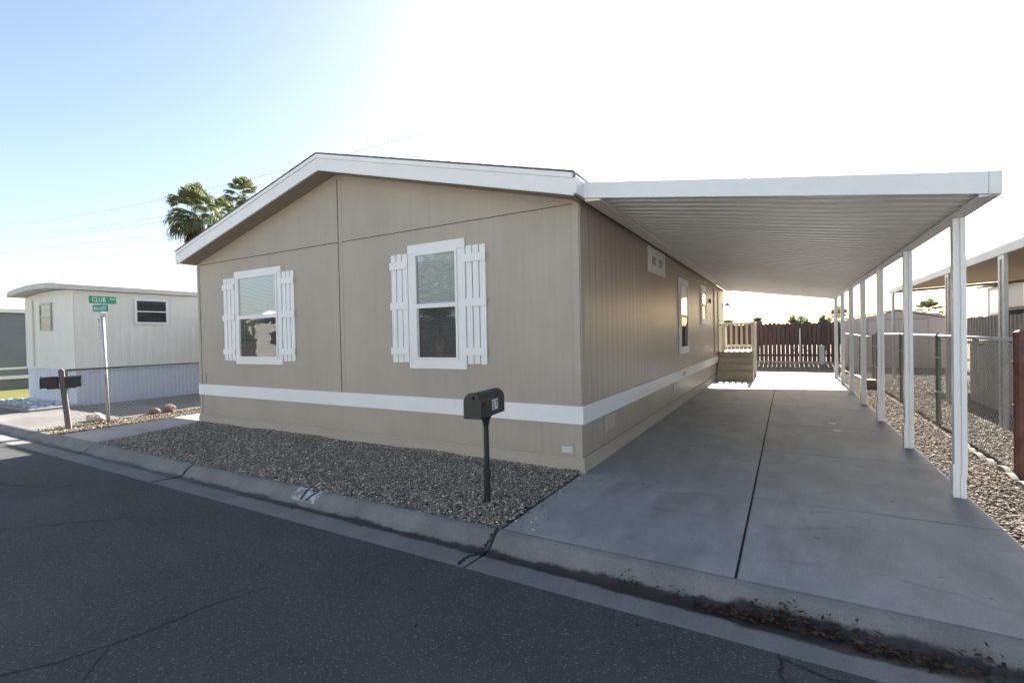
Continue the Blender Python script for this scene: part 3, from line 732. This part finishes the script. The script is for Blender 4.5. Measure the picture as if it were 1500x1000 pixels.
t = thing('patio_box', "dark grey storage box on the neighbour's deck behind its railing", 'box', (6.0,7.2,1.24)); mb = MB(); mb.box((-.3,-.55,0),(.3,.55,.58)); mb.build('body', m_dark, t, bevel=.02); mb = MB(); mb.box((-.32,-.57,.58),(.32,.57,.66)); mb.build('lid', M('charcoal_plastic', (.05,.05,.055), .1, 3, .5), t, bevel=.02)
sh = thing('garden_shed', 'beige metal garden shed with double doors and shallow gable roof', 'shed', (5.75,19.5,-.03)); SB = At(sh)
mb = MB(); mb.prism([(4.05,-.05),(7.45,-.05),(7.45,1.88),(5.86,2.22),(4.05,1.88)], 19.5, 22.3, 1); SB.b(mb, 'wall', m_shed)
mb = MB(); mb.prism([(3.95,1.885),(5.86,2.245),(7.55,1.885),(7.55,1.945),(5.86,2.31),(3.95,1.945)], 19.38, 22.4, 1); SB.b(mb, 'roof', m_shedroof)
for xa, xb in ((4.9,5.895),(5.905,6.8)):
    mb = MB(); mb.box((xa,19.47,.03),(xb,19.499,1.86)); dd = SB.b(mb, 'door', m_shed, bevel=.006)
    mb = MB(); mb.box((xa+.02,19.462,.9),(xb-.02,19.469,.93)); SB.b(mb, 'brace', m_shed, parent=dd)
mb = MB(); mb.box((4.87,19.46,1.87),(6.83,19.498,1.92)); mb.box((6.805,19.475,.0),(6.83,19.499,1.865)); mb.box((4.87,19.475,.0),(4.895,19.499,1.865)); SB.b(mb, 'door_track', M('shed_trim', (.42,.37,.34), .05, 2, .5))

# ================================================================== NEAR MAILBOX
def text_mesh(body, size, name, mat, parent, loc, rot, depth=.002, sx=1.0):
    cu = bpy.data.curves.new(name, 'FONT'); cu.body = body; cu.size = size; cu.extrude = depth; cu.align_x = 'CENTER'; cu.align_y = 'CENTER'; cu.space_character = 1.05; cu.offset = size*(.022 if name == 'house_number' else .018)
    tmp = bpy.data.objects.new(name, cu); COL.objects.link(tmp)
    dg = bpy.context.evaluated_depsgraph_get(); me = bpy.data.meshes.new_from_object(tmp.evaluated_get(dg)); bpy.data.objects.remove(tmp)
    me.name = name; me.materials.clear(); me.materials.append(mat)
    o = bpy.data.objects.new(name, me); COL.objects.link(o); o.parent = parent; o.location = loc; o.rotation_euler = rot; o.scale = (sx,1,1); return o
def mailbox_shape(hw, h, y0, y1, r0=.0):
    n = 12; pts = [(-hw,0)]+[(-hw*math.cos(math.pi*i/n), h-hw+hw*math.sin(math.pi*i/n)) for i in range(n+1)]+[(hw,0)]
    return MB().prism(pts, y0, y1, 1)
mbx = thing('mailbox', 'black curbside mailbox numbered 17 on a black post in the gravel', 'mailbox', (-.43,-1.31,-.02))
mbx.rotation_euler = (0,0,R(6))
mb = MB(); mb.tube([(0,0,0),(0,0,.28)], .029, 10); mb.tube([(0,0,.28),(0,0,.31)], .034, 10); mb.tube([(0,0,.31),(0,0,.78)], .025, 10); mb.tube([(0,0,.74),(0,0,.80),(0,0,.845)], [.026,.04,.062], 10)
mbx_post = mb.build('post', m_black, mbx)
mb = MB(); mb.tube([(0,0,.26),(0,0,.335)], .035, 10); mb.build('post_clamp', m_black, mbx_post)
body = mailbox_shape(.085,.225,-.235,.235).build('body', m_black, mbx, bevel=.006, loc=(0,0,.845))
mailbox_shape(.089,.231,-.262,-.236).build('door', m_black, mbx, bevel=.006, loc=(0,0,.843))
mb = MB(); mb.box((-.02,-.285,.165),(.02,-.263,.20)); mb.build('door_latch', m_black, mbx, bevel=.004, loc=(0,0,.845))
mb = MB(); mb.tube([(.085,-.155,.12),(.098,-.155,.12)], .018, 10); mb.box((.089,-.185,.105),(.096,-.125,.135)); mb.build('flag', m_red, mbx, loc=(0,0,.845))
mb = MB(); mb.box((.0852,-.040,.05),(.0868,.018,.145)); mb.box((.0852,.022,.05),(.0868,.08,.145)); np_ = mb.build('number_plate', m_num_white, mbx, loc=(0,0,.845))
text_mesh('1', .08, 'house_number', m_num_black, np_, (.0872,-.011,.098), (R(90),0,R(90)), .0006)
MB().box((.087,-.032,.06),(.0878,.010,.070)).build('numeral_serif', m_num_black, np_); MB().box((.087,-.026,.122),(.0878,-.011,.131)).build('numeral_serif', m_num_black, np_)
text_mesh('7', .08, 'house_number', m_num_black, np_, (.0872,.051,.098), (R(90),0,R(90)), .0006)
# painted number on the curb
pn = MB(); ux = [-2.47,-2.09]
cy = [(-1.775,-.0005),(-1.82,-.011),(-1.86,-.041),(-1.905,-.083)]
for (y,z) in cy: pn.v += [(ux[0],y,z+.0025),(ux[1],y,z+.0025)]
pn.f = [(2*i,2*i+1,2*i+3,2*i+2) for i in range(3)]
def wornpaint():
    t = NT('worn_white_paint'); n = t.noise(t.pos(), 16, 7, .7)
    col = t.mix(t.ramp(n, [(.42, 1.0), (.56, 0.0)]), (.20,.195,.19), (.62,.64,.66)); t.set(t.mix(1.0, col, col), .7)
    nn = t.ramp(n, [(.40, 0.0), (.55, 1.0)]); c2 = t.mix(nn, (.50,.52,.55), (.20,.195,.185)); t.set(c2, .75); return t.m
pnum = pn.build('curb_number', wornpaint()); tag(pnum, 'worn white paint patch with black 17 on the curb face', 'painted number')
def decal_on_curb(pts2, name):
    mb = MB()
    for poly in pts2:
        base = []
        for (x, t) in poly:   # t 0..1 from back edge to gutter
            y = -1.785-.11*t; z = float(np.interp(-y, [1.775,1.82,1.86,1.905], [-.0005,-.011,-.041,-.083]))+.005; base.append((x,y,z))
        mb.add(base, [tuple(range(len(base)))])
    return mb.build(name, m_num_black, pnum)
def bars(x0):
    q = []
    for k in range(5): q.append([(x0+.03,k/5),(x0+.06,k/5),(x0+.06,(k+1)/5),(x0+.03,(k+1)/5)])
    return q
decal_on_curb(bars(-2.36), 'digit')
sv = [[(-2.27,0),(-2.15,0),(-2.15,.2),(-2.27,.2)]]
for k in range(4): a = .2+.2*k; b = a+.2; sv.append([(-2.185-.016*k,a),(-2.15-.016*k,a),(-2.166-.016*k,b),(-2.201-.016*k,b)])
decal_on_curb(sv, 'digit')
# pale stone in the gravel and leaf litter, scraps
def boulder(name, c, s, mat, label, cat, seed, group=None):
    bm = bmesh.new(); bmesh.ops.create_icosphere(bm, subdivisions=3, radius=1); rnd = random.Random(seed); ph = [rnd.uniform(0,6) for _ in range(6)]
    for v in bm.verts:
        p = v.co; k = 1+.10*math.sin(2*p.x+ph[0])*math.cos(2.2*p.y+ph[1])+.06*math.sin(5*p.y+ph[2]+2*p.z)+.07*math.sin(9*p.x+ph[3])*math.sin(8*p.z+ph[4])+rnd.uniform(-.02,.02)
        v.co = Vector((p.x*s[0]*k, p.y*s[1]*k, max(-.6,p.z)*s[2]*k))
    me = bpy.data.meshes.new(name); bm.to_mesh(me); bm.free(); me.materials.append(mat); o = bpy.data.objects.new(name, me); COL.objects.link(o); o.location = c
    return tag(o, label, cat, group)
boulder('boulder', (-10.25,-.80,.05), (.17,.13,.10), m_rock_pale, 'pale cream boulder lying at the foot of the street sign', 'rock', 1)
boulder('rock', (-10.15,.22,.04), (.13,.11,.075), m_rock_brown, 'dark brown rock between the street sign and the tan home', 'rock', 2)
boulder('rock', (-10.22,.55,.06), (.17,.12,.09), m_rock_brown, 'knobbly reddish brown rock touching the corner of the tan home', 'rock', 5)
boulder('stone', (-.98,-.52,.01), (.13,.07,.06), m_edging, 'grey stone half buried in gravel behind the numbered mailbox', 'stone', 4)
def leaves(name, n, xr_, yr_, zf, size):
    V=[];F=[];T=[]
    for k in range(n):
        x=xr_(); y=yr_(x); z=zf(x,y)+random.uniform(.002,.022); s=random.uniform(*size); a=random.uniform(0,6.28); ti=random.uniform(-.5,.5); u=Vector((math.cos(a),math.sin(a),ti*.5)); w=Vector((-math.sin(a),math.cos(a),random.uniform(-.6,.6)))*random.uniform(.14,.34)
        c=Vector((x,y,z)); b=len(V); cu=Vector((0,0,random.uniform(.1,.45)*s))
        V += [c-u*s, c-u*s*.2+w*s+cu, c+u*s+cu*.5, c-u*s*.1-w*s+cu*.3, c]
        F += [(b,b+1,b+4),(b+1,b+2,b+4),(b+2,b+3,b+4),(b+3,b,b+4)]; T += [[random.random()]*3]*5
    o = soup(name, np.array(V), np.array(F), np.array(T), m_dead); return stuff(o)
leaves('fallen_leaves', 900, lambda: min(3.6,max(.9, random.choice([random.gauss(1.75,.16),random.gauss(2.1,.22),random.gauss(2.45,.3),random.uniform(1.0,3.3)]))), lambda x: random.gauss(-1.962+.02*math.sin(7*x),.03), lambda x,y: -.112+max(0,(y+1.95))*1.0, (.007,.030))
leaves('fallen_leaves', 40, lambda: random.uniform(-4.5,2.6), lambda x: random.gauss(-1.98,.05), lambda x,y: -.110, (.01,.025))
leaves('fallen_leaves', 16, lambda: random.uniform(-3.2,2.4), lambda x: random.uniform(-3.2,-2.3), lambda x,y: rz(y)-.01, (.012,.028))
leaves('fallen_leaves', 26, lambda: random.uniform(.3,3.2), lambda x: random.uniform(-1.5,7), lambda x,y: -.002, (.01,.02))
leaves('fallen_leaves', 160, lambda: random.uniform(3.45,5.0), lambda x: random.uniform(0,9), lambda x,y: -.04, (.015,.04))
for (x,y,lab) in ((2.62,4.35,'small white paper scrap on the drive, the farther of two'),(2.63,3.7,'small white paper scrap on the drive, the nearer of two')):
    mb = MB(); mb.add([(-.05,-.02,.002),(.05,-.03,.004),(.06,.02,.012),(-.04,.03,.006)],[(0,1,2,3)]); tag(mb.build('paper_scrap', m_paper, loc=(x,y,.004)), lab, 'paper')

# ================================================================== LEFT SIDE
tr = thing('trailer', 'cream single-wide trailer with curved roof end and pale blue skirting', 'trailer', (-15.3,0,0)); TB = At(tr)
tx0, tx1, tl = -16.95, -13.6, 15
def ribbed(lo, hi, axis, pitch, depth):
    """wall face with shallow vertical ribs; axis 0: along x facing -y ; axis 1: along y facing +x"""
    mb = MB(); pts = []; u = lo[axis]
    while u < hi[axis]-1e-6:
        e = min(u+pitch, hi[axis]); pts += [(u,0),(u+(e-u)*.44,0),(u+(e-u)*.5,-depth),(u+(e-u)*.94,-depth)]; u = e
    pts.append((hi[axis],0))
    n = len(pts)
    for (u, d) in pts:
        for z in (lo[2], hi[2]):
            mb.v.append((u, lo[1]-d*-1 if False else lo[1]-d, z) if axis == 0 else (hi[0]+d, u, z))
    for i in range(n-1): mb.f.append((2*i,2*i+2,2*i+3,2*i+1))
    return mb
def trailer_prof(off=0): 
    pts = []; n = 12
    for i in range(n+1):
        t = i/n; x = tx0-.0+(tx1-tx0)*t; pts.append((x, 2.90+off+.02*t+.075*math.sin(math.pi*t)**.8))
    return pts
mb = MB(); mb.prism([(tx0+.02,.9),(tx1-.02,.9)]+trailer_prof()[::-1], .015, tl, 1); body = TB.b(mb, 'body', m_trailer)
TB.b(ribbed((tx0,0,.92),(tx1,0,2.84),0,.4,.008), 'end_siding', m_trailer, parent=body)
TB.b(ribbed((tx1,0.005,.92),(tx1,tl,2.86),1,.2,.01), 'side_siding', m_trailer, parent=body)
pr = trailer_prof(.0); 
mb = MB(); top = [(x, z+.05) for x,z in pr]; 
ov = [(tx0-.09,2.905)]+[(x,z+.015) for x,z in pr]+[(tx1+.12,2.925)]; ovt = [(tx0-.09,3.0)]+[(x,z+.15) for x,z in pr]+[(tx1+.12,3.05)]
mb.prism(ov+ovt[::-1], -.34, tl+.2, 1); TB.b(mb, 'roof', m_troof)
TB.b(ribbed((tx0+.03,.02,-.03),(tx1-.03,.02,.90),0,.25,.012), 'skirting', m_skirt)
TB.b(ribbed((tx1-.03,.02,-.03),(tx1-.03,tl,.86),1,.105,.014), 'skirting', m_skirt)
mb = MB(); mb.box((tx1-.035,.0,.86),(tx1+.012,tl,.915)); mb.box((tx0,-.012,.88),(tx1,.0,.915)); TB.b(mb, 'skirt_cap', m_skirt)
def twin(lo, hi, plane):
    mb = MB(); (a0,z0),(a1,z1) = lo,hi
    def bx(m, ua,ub,za,zb,da,db): 
        if plane == 0: m.box((ua,-db,za),(ub,-da,zb))
        else: m.box((tx1+da,ua,za),(tx1+db,ub,zb))
    bx(mb,a0,a1,z1-.05,z1,.0005,.035); bx(mb,a0,a1,z0,z0+.05,.0005,.035); bx(mb,a0,a0+.05,z0+.05,z1-.05,.0005,.035); bx(mb,a1-.05,a1,z0+.05,z1-.05,.0005,.035); bx(mb,a0+.05,a1-.05,(z0+z1)/2-.015,(z0+z1)/2+.015,.0005,.033)
    w = TB.b(mb, 'window', m_galv if plane == 0 else m_alu)
    mb = MB(); bx(mb,a0+.05,a1-.05,z0+.05,z1-.05,.0006,.003); TB.b(mb, 'interior', m_dark, parent=w)
    for za, zb in ((z0+.05,(z0+z1)/2-.015),((z0+z1)/2+.015,z1-.05)):
        mb = MB(); bx(mb,a0+.05,a1-.05,za,zb,.018,.022); TB.b(mb, 'pane', m_glass if plane == 0 else m_screen, parent=w)
twin((-15.78,1.93),(-15.0,2.68),0); twin((1.30,2.08),(2.12,2.77),1)
mb = MB(); mb.box((tx1+.001,3.75,2.42),(-10.35,11,2.5)); ta = TB.b(mb, 'awning', m_alu)
for y in (3.9,7.4,10.9):
    mb = MB(); mb.tube([(-10.45,y,0),(-10.45,y,2.42)], .03, 8); TB.b(mb, 'awning_post', m_alu, parent=ta)
mb = MB(); mb.tube([(tx0+.62,-.02,.95),(tx0+.62,-.02,2.8)], .02, 6); TB.b(mb, 'downpipe', m_trailer)
gt = thing('grey_trailer', 'slate grey trailer with white band lines beyond the lawn', 'trailer', (-24,5,0)); GB = At(gt)
mb = MB(); mb.box((-25.5,-1.5,.35),(-22,13,2.72)); GB.b(mb, 'wall', m_greytr)
mb = MB(); mb.prism([(-25.7,2.72),(-21.85,2.72),(-21.85,2.86),(-23.7,3.02),(-25.7,2.86)], -1.8, 13.2, 1); GB.b(mb, 'roof', m_white)
mb = MB(); mb.box((-21.999,-1.5,.70),(-21.97,13,.78)); mb.box((-21.999,-1.5,.36),(-21.95,13,.48)); GB.b(mb, 'trim_band', m_white)
mb = MB(); mb.box((-25.4,-1.4,-.02),(-22.05,12.9,.349)); GB.b(mb, 'skirting', m_greytr)

# street sign
sg = thing('street_sign', 'leaning galvanised pole carrying two green street name signs', 'street sign', (-9.77,-.75,-.03)); sg.rotation_euler = (R(0), R(-3.1), 0)
mb = MB(); mb.tube([(0,0,0),(0,0,2.2)], .03, 10); pole = mb.build('pole', m_galv, sg, smooth=True)
mb = MB(); mb.box((-.045,-.045,2.12),(.045,.045,2.2)); mb.box((-.03,-.03,2.2),(.03,.03,2.215)); mb.box((-.015,-.015,2.2),(.015,.015,2.40)); mb.build('bracket', m_galv, sg, bevel=.006)
def blade(w, h, z, mat, rz_, name='sign_blade'):
    mb = MB(); mb.box((-w/2,-.004,-h/2),(w/2,.004,h/2)); o = mb.build(name, mat, sg, bevel=.002, loc=(0,-.01,z)); o.rotation_euler = (0,0,rz_); return o
b1 = blade(.45,.15,2.47,m_signgreen,R(93)); b1.location = (.045,-.0,2.455)
text_mesh('CLUB', .125, 'lettering', m_letter, b1, (-.068,-.0055,-.005), (R(90),0,0), .0006, .72)
text_mesh('BLVD', .05, 'lettering', m_letter2, b1, (.16,-.0055,.02), (R(90),0,0), .0006, .65)
b2 = blade(.25,.135,2.29,m_signteal,R(52)); b2.location.x = .04; b2.location.y = -.04
mb = MB(); xq = -.105
for k in range(8):
    hh = random.uniform(.06,.085); mb.box((xq,-.0068,-.04),(xq+random.uniform(.009,.016),-.0046,-.04+hh)); xq += .0255
mb.build('lettering', m_letter2, b2)
mb = MB(); mb.box((-.115,-.036,1.66),(-.031,-.032,2.10)); st = mb.build('notice_strip', M('notice_white', (.62,.62,.64), .04, 5, .6), sg)
mb = MB()
for k, (z, h) in enumerate([(2.05,.03),(2.005,.03),(1.96,.012),(1.91,.018),(1.88,.01),(1.84,.02),(1.81,.012),(1.77,.012),(1.73,.014),(1.69,.01)]):
    mb.box((-.10+.012*(k%3),-.0385,z),(-.043,-.0365,z+h))
mb.build('notice_printing', M('faded_ink', (.10,.09,.13), .1, 5, .7), st)
# pair of old mailboxes on a post
mp = thing('mailbox_stand', 'pair of rusty black mailboxes on one leaning grey wooden post', 'mailbox', (-9.68,-1.47,-.03)); mp.rotation_euler = (0,0,R(64))
mb = MB(); mb.prism([(.04,0),(.12,0),(.04,1.1),(.0,1.14),(-.04,1.1)], -.042, .042, 1); mb.build('post', M('dark_weathered_post', (.15,.13,.13), .3, 4, .85, .1, 40, .3, stretch=(6,6,.6)), mp, bevel=.004)
m_boxrust = M('rusty_black_enamel', (.022,.02,.02), .5, 8, .5, .08, dirt=(.14,.02,.018))
for side in (-1, 1):
    o = MB(); sh_ = mailbox_shape(.085,.205,.062,.27) if side > 0 else mailbox_shape(.085,.205,-.27,-.045)
    bo = sh_.build('mailbox', m_boxrust, mp, bevel=.006, loc=(0,0,.79)); bo.rotation_euler = (0,0,R(-90)) ; bo.location.y = -.0
    mb = mailbox_shape(.09,.215,.27,.282) if side > 0 else mailbox_shape(.09,.215,-.282,-.27); d_ = mb.build('door', m_black, bo)
mb = MB(); mb.box((-.2,-.03,.765),(.2,.03,.789)); mb.build('cross_arm', m_trunk, mp)
# left chain-link fence
lf = thing('chain_link_fence', 'low chain-link fence with dark rail beside the street sign', 'fence', (-9.75,0,0)); LB = At(lf)
LB.b(mesh_panel([(-9.75,-1.38,0),(-9.75,6.0,0)], .0, 1.04), 'wire_mesh', m_wire)
mb = MB(); mb.tube([(-9.75,-1.38,1.065),(-9.75,6.0,1.075)], .02, 8); LB.b(mb, 'top_rail', m_greenpost, smooth=True)
for y in (-1.38,1.9,4.9):
    mb = MB(); mb.tube([(-9.75,y,-.05),(-9.75,y,1.07)], .021, 8); mb.tube([(-9.75,y,.68),(-9.75,y,.70)], .032, 8); LB.b(mb, 'post', m_greenpost)

# ================================================================== PALMS, TREES, LINES
def fan(V, F, T, c, az, el, pet, rad, tint, nseg=20, spread=2.1, droop=.5):
    d = Vector((math.cos(az)*math.cos(el), math.sin(az)*math.cos(el), math.sin(el)))
    side = d.cross(Vector((0,0,1))).normalized(); up = side.cross(d).normalized()
    h = c + d*pet + Vector((0,0,-.08*pet))
    b = len(V); w = side*.025
    V += [c-w, c+w, h+w*.6, h-w*.6]; F += [(b,b+1,b+2),(b,b+2,b+3)]; T += [tint*.9]*4
    for k in range(nseg):
        a = (k/(nseg-1)-.5)*spread; r = rad*(1-.28*abs(a)/1.2)*random.uniform(.88,1.08)
        dirn = (d*math.cos(a)+side*math.sin(a)).normalized(); q = dirn.cross(up).normalized()*(rad*.05)
        lift = up*(.10*rad*(k%2))
        p1 = h+dirn*r*.55+lift*.6-Vector((0,0,.05*rad)); p2 = h+dirn*r*.85+Vector((0,0,-droop*rad*.28)); p3 = h+dirn*r*.93+Vector((0,0,-droop*rad*random.uniform(.55,1.0)))
        b = len(V); V += [h, p1-q, p1+q, p2-q*.6, p2+q*.6, p3]; F += [(b,b+1,b+2),(b+1,b+3,b+4),(b+1,b+4,b+2),(b+3,b+5,b+4)]; T += [max(0,min(1,tint+random.uniform(-.15,.15)))]*6
def palm(loc, h, pet, rad, n, label, skirt=14, lean=(0,0)):
    o = thing('palm_tree', label, 'palm tree', loc, 'fan palms beyond the trailers')
    mb = MB(); pts = [(lean[0]*(i/8)**2, lean[1]*(i/8)**2, h*i/8) for i in range(9)]; mb.tube(pts, [.3-.012*i for i in range(9)], 10); mb.build('trunk', m_bark, o)
    c = Vector(pts[-1]); V=[];F=[];T=[]
    for i in range(n):
        t = (i+.5)/n; el = R(88)-t*R(128)+random.uniform(-.12,.12); az = i*2.39996+random.uniform(-.2,.2)
        fan(V,F,T,c+Vector((0,0,.25*(1-t)*rad)),az,el,pet*random.uniform(.85,1.1),rad*random.uniform(.85,1.1),min(1,max(0,.75-.7*t+random.uniform(-.1,.1))),droop=.2+.75*t)  # higher fronds tinted lighter: sunlit crown top put into the colour
    cr = soup('crown', np.array([list(v) for v in V]), np.array(F), np.array([[t_]*3 for t_ in T]), m_palm, parent=o)
    V=[];F=[];T=[]
    for i in range(skirt):
        az = i*2.4; fan(V,F,T,c+Vector((0,0,-.3-.8*random.random())),az,R(-62)+random.uniform(-.15,.15),pet*.6,rad*.75,random.uniform(.2,.8),12,1.4,.6)
    soup('dead_fronds', np.array([list(v) for v in V]), np.array(F), np.array([[t_]*3 for t_ in T]), m_dead, parent=o)
CAM = Vector((1.99845,-5.03657,1.55))
CYAW, CPIT, CROLL, FPX = .52008, .012385, -.020093, 703.85
fw = Vector((-math.sin(CYAW)*math.cos(CPIT), math.cos(CYAW)*math.cos(CPIT), -math.sin(CPIT)))
rt = Vector((math.cos(CYAW), math.sin(CYAW), 0)); up = rt.cross(fw)
rt, up = rt*math.cos(CROLL)+up*math.sin(CROLL), -rt*math.sin(CROLL)+up*math.cos(CROLL)
def ray(px, py, dist):
    d = rt*(px-750)/FPX - up*(py-500)/FPX + fw; d /= math.hypot(d.x, d.y); return CAM + d*dist
for (px, py, dist, pet, rad, n, lab, ln) in ((286,312,45,1.25,1.2,56,'tallest-crowned fan palm behind the left gable, leftmost of three',(-1.6,-.9)),(324,316,50,1.0,1.0,42,'middle fan palm of three, partly hidden by the left gable',(0,0)),(357,287,56,1.15,1.1,42,'fan palm highest beside the gable, rightmost of the three',(.2,0))):
    p = ray(px, py, dist); palm((p.x-ln[0], p.y-ln[1], 0), p.z-.2, pet, rad, n, lab, lean=ln)
for (px, py, dist, rad, lab) in ((1229,466,33,.55,'small backlit palm beyond the far end of the carport posts'),(1361,456,36,.62,'small backlit palm rising behind the garden shed')):
    p = ray(px, py, dist); palm((p.x,p.y,0), p.z-.1, rad*.6, rad, 22, lab, 6)
def tree(px, py, dist, rx, rz_, label, trunk=True):
    p = ray(px, py, dist); o = thing('distant_tree', label, 'tree', (p.x,p.y,0), 'treetops beyond the board fence')
    mb = MB(); mb.tube([(0,0,0),(.1,0,p.z*.5),(0,.1,p.z)], [.12,.09,.03], 7)
    for k in range(5): a = k*1.3; mb.tube([(.05,0,p.z*.6),(rx*.5*math.cos(a),rx*.5*math.sin(a),p.z+rz_*.1)], [.04,.012], 5)
    mb.build('trunk', m_trunk, o)
    n = 900; cl_ = rng.normal(size=(14,3)); cl_ = cl_/np.linalg.norm(cl_,axis=1)[:,None]*rng.uniform(.2,.85,(14,1))
    ci = rng.integers(0,14,n); C_ = (cl_[ci]+rng.normal(0,.17,(n,3)))*np.array([rx,rx,rz_])+np.array([0,0,p.z])
    rm = rotmats(n); q = np.array([[-.5,0,0],[0,-.25,0],[.5,0,0],[0,.25,0]])*.16
    V = np.einsum('nij,kj->nki', rm, q)+C_[:,None]; F = (np.arange(n)[:,None]*4+np.arange(4)[None]); 
    tt = np.clip(.5+.35*cl_[ci][:,2]+rng.normal(0,.2,n),0,1)
    soup('crown', V.reshape(-1,3), F, np.repeat(tt[:,None]*np.ones((1,3)),4,0), m_leaf, parent=o)
for a in ((1110,470,44,.38,.34,'small round treetop just right of the porch railing, above the fence'),(1165,469,40,.75,.5,'widest pale treetop over the middle of the fence'),(1208,471,42,.45,.5,'dark narrow treetop above the right end of the fence'),(1068,471,48,.55,.28,'low treetop showing above the porch railing'),(1178,470,46,.3,.4,'thin treetop beside the widest one over the fence')):
    tree(*a)
lv = [42.0,36.8,35.3,31.4,29.5,26.1]; names = ['highest','second highest','third highest','third lowest','second lowest','lowest']
for z0, nm in zip(lv, names):
    mb = MB(); mb.tube([(x, 70, z0+1.92e-4*(x+35)**2) for x in range(-420, 361, 20)], .036, 5)
    tag(mb.build('power_line', m_cable), nm+' of the six power lines crossing the sky', 'power line', 'power lines crossing the sky')

# ================================================================== ACROSS THE STREET (seen in the window reflections, lit by the sun)
rect('opposite_pavement', -60, -17.5, 60, -12.0, -.06, m_walk)
for (x0, x1, zr, mm, lab) in ((-34,-21,3.3,m_trailer,'cream home across the street, farthest toward the trailers'),(-9.5,3,3.4,m_cream,'ivory home across the street facing the tan home'),(9,22,3.2,m_trailer,'cream home across the street opposite the carport')):
    h = thing('opposite_home', lab, 'house', ((x0+x1)/2,-20,0)); A = At(h)
    mb = MB(); mb.box((x0,-30,-.1),(x1,-17.5,2.9)); A.b(mb, 'wall', mm)
    xm = (x0+x1)/2; mb = MB(); mb.prism([(x0-.3,2.9),(xm,zr+.9),(x1+.3,2.9),(x1+.3,3.08),(xm,zr+1.08),(x0-.3,3.08)], -30.4, -17.1, 1); A.b(mb, 'roof', m_white)
    for xx in (x0+2.2, x1-4): 
        mb = MB(); mb.box((xx,-17.499,1.1),(xx+1.6,-17.45,2.3)); w_ = A.b(mb, 'window', m_white); mb = MB(); mb.box((xx+.1,-17.449,1.2),(xx+1.5,-17.44,2.2)); A.b(mb, 'pane', m_dark, parent=w_)
p0 = thing('street_tree', 'leafy tree across the street mirrored in the right front window', 'tree', (-14.6,-16,0))
mb = MB(); mb.tube([(0,0,0),(.1,0,2),(0,.1,4.2)], [.18,.13,.08], 8); mb.build('trunk', m_trunk, p0)
n = 5000; cl_ = rng.normal(size=(26,3)); cl_ = cl_/np.linalg.norm(cl_,axis=1)[:,None]*rng.uniform(.3,.9,(26,1)); ci = rng.integers(0,26,n)
C_ = (cl_[ci]+rng.normal(0,.16,(n,3)))*np.array([2.0,2.0,2.6])+np.array([0,0,4.6]); rm = rotmats(n); q = np.array([[-.5,0,0],[0,-.25,0],[.5,0,0],[0,.25,0]])*.3
soup('crown', (np.einsum('nij,kj->nki', rm, q)+C_[:,None]).reshape(-1,3), np.arange(n)[:,None]*4+np.arange(4)[None], np.repeat(rng.uniform(0,1,(n,1))*np.ones((1,3)),4,0), m_leaf, parent=p0)

# ================================================================== CAMERA, SUN, SKY
cam = bpy.data.cameras.new('camera'); co = bpy.data.objects.new('camera', cam); COL.objects.link(co)
cam.sensor_width = 36; cam.sensor_fit = 'HORIZONTAL'; cam.lens = FPX/1500*36; cam.clip_start = .05; cam.clip_end = 3000
mat = Matrix((( rt.x, up.x, -fw.x, CAM.x),(rt.y, up.y, -fw.y, CAM.y),(rt.z, up.z, -fw.z, CAM.z),(0,0,0,1))); co.matrix_world = mat
scene.camera = co
EL, AZ = R(31.5), R(-.4)            # azimuth measured from +Y towards +X
sd = Vector((math.sin(AZ)*math.cos(EL), math.cos(AZ)*math.cos(EL), math.sin(EL)))
sun = bpy.data.lights.new('sun', 'SUN'); sun.energy = 5.0; sun.angle = R(.53); sun.color = (1,.96,.90)
so = bpy.data.objects.new('sun', sun); COL.objects.link(so); so.rotation_euler = (-sd).to_track_quat('-Z','Y').to_euler()
w = bpy.data.worlds.new('World'); scene.world = w; w.use_nodes = True; nt = w.node_tree
sky = nt.nodes.new('ShaderNodeTexSky'); sky.sky_type = 'NISHITA'; sky.sun_disc = False; sky.sun_elevation = EL; sky.sun_rotation = AZ
sky.air_density = 1.0; sky.dust_density = 1.6; sky.ozone_density = 1.2
bg = nt.nodes['Background']; bg.inputs['Strength'].default_value = .070
tint = nt.nodes.new('ShaderNodeMix'); tint.data_type = 'RGBA'; tint.blend_type = 'MULTIPLY'; tint.inputs[0].default_value = 1; tint.inputs[7].default_value = (1.06,1.0,.90,1)
nt.links.new(sky.outputs[0], tint.inputs[6]); nt.links.new(tint.outputs[2], bg.inputs['Color'])
vs = scene.view_settings; vs.view_transform = 'Standard'; vs.look = 'None'; vs.gamma = 1; vs.exposure = 2.05
scene.cycles.max_bounces = 8; scene.cycles.transparent_max_bounces = 16
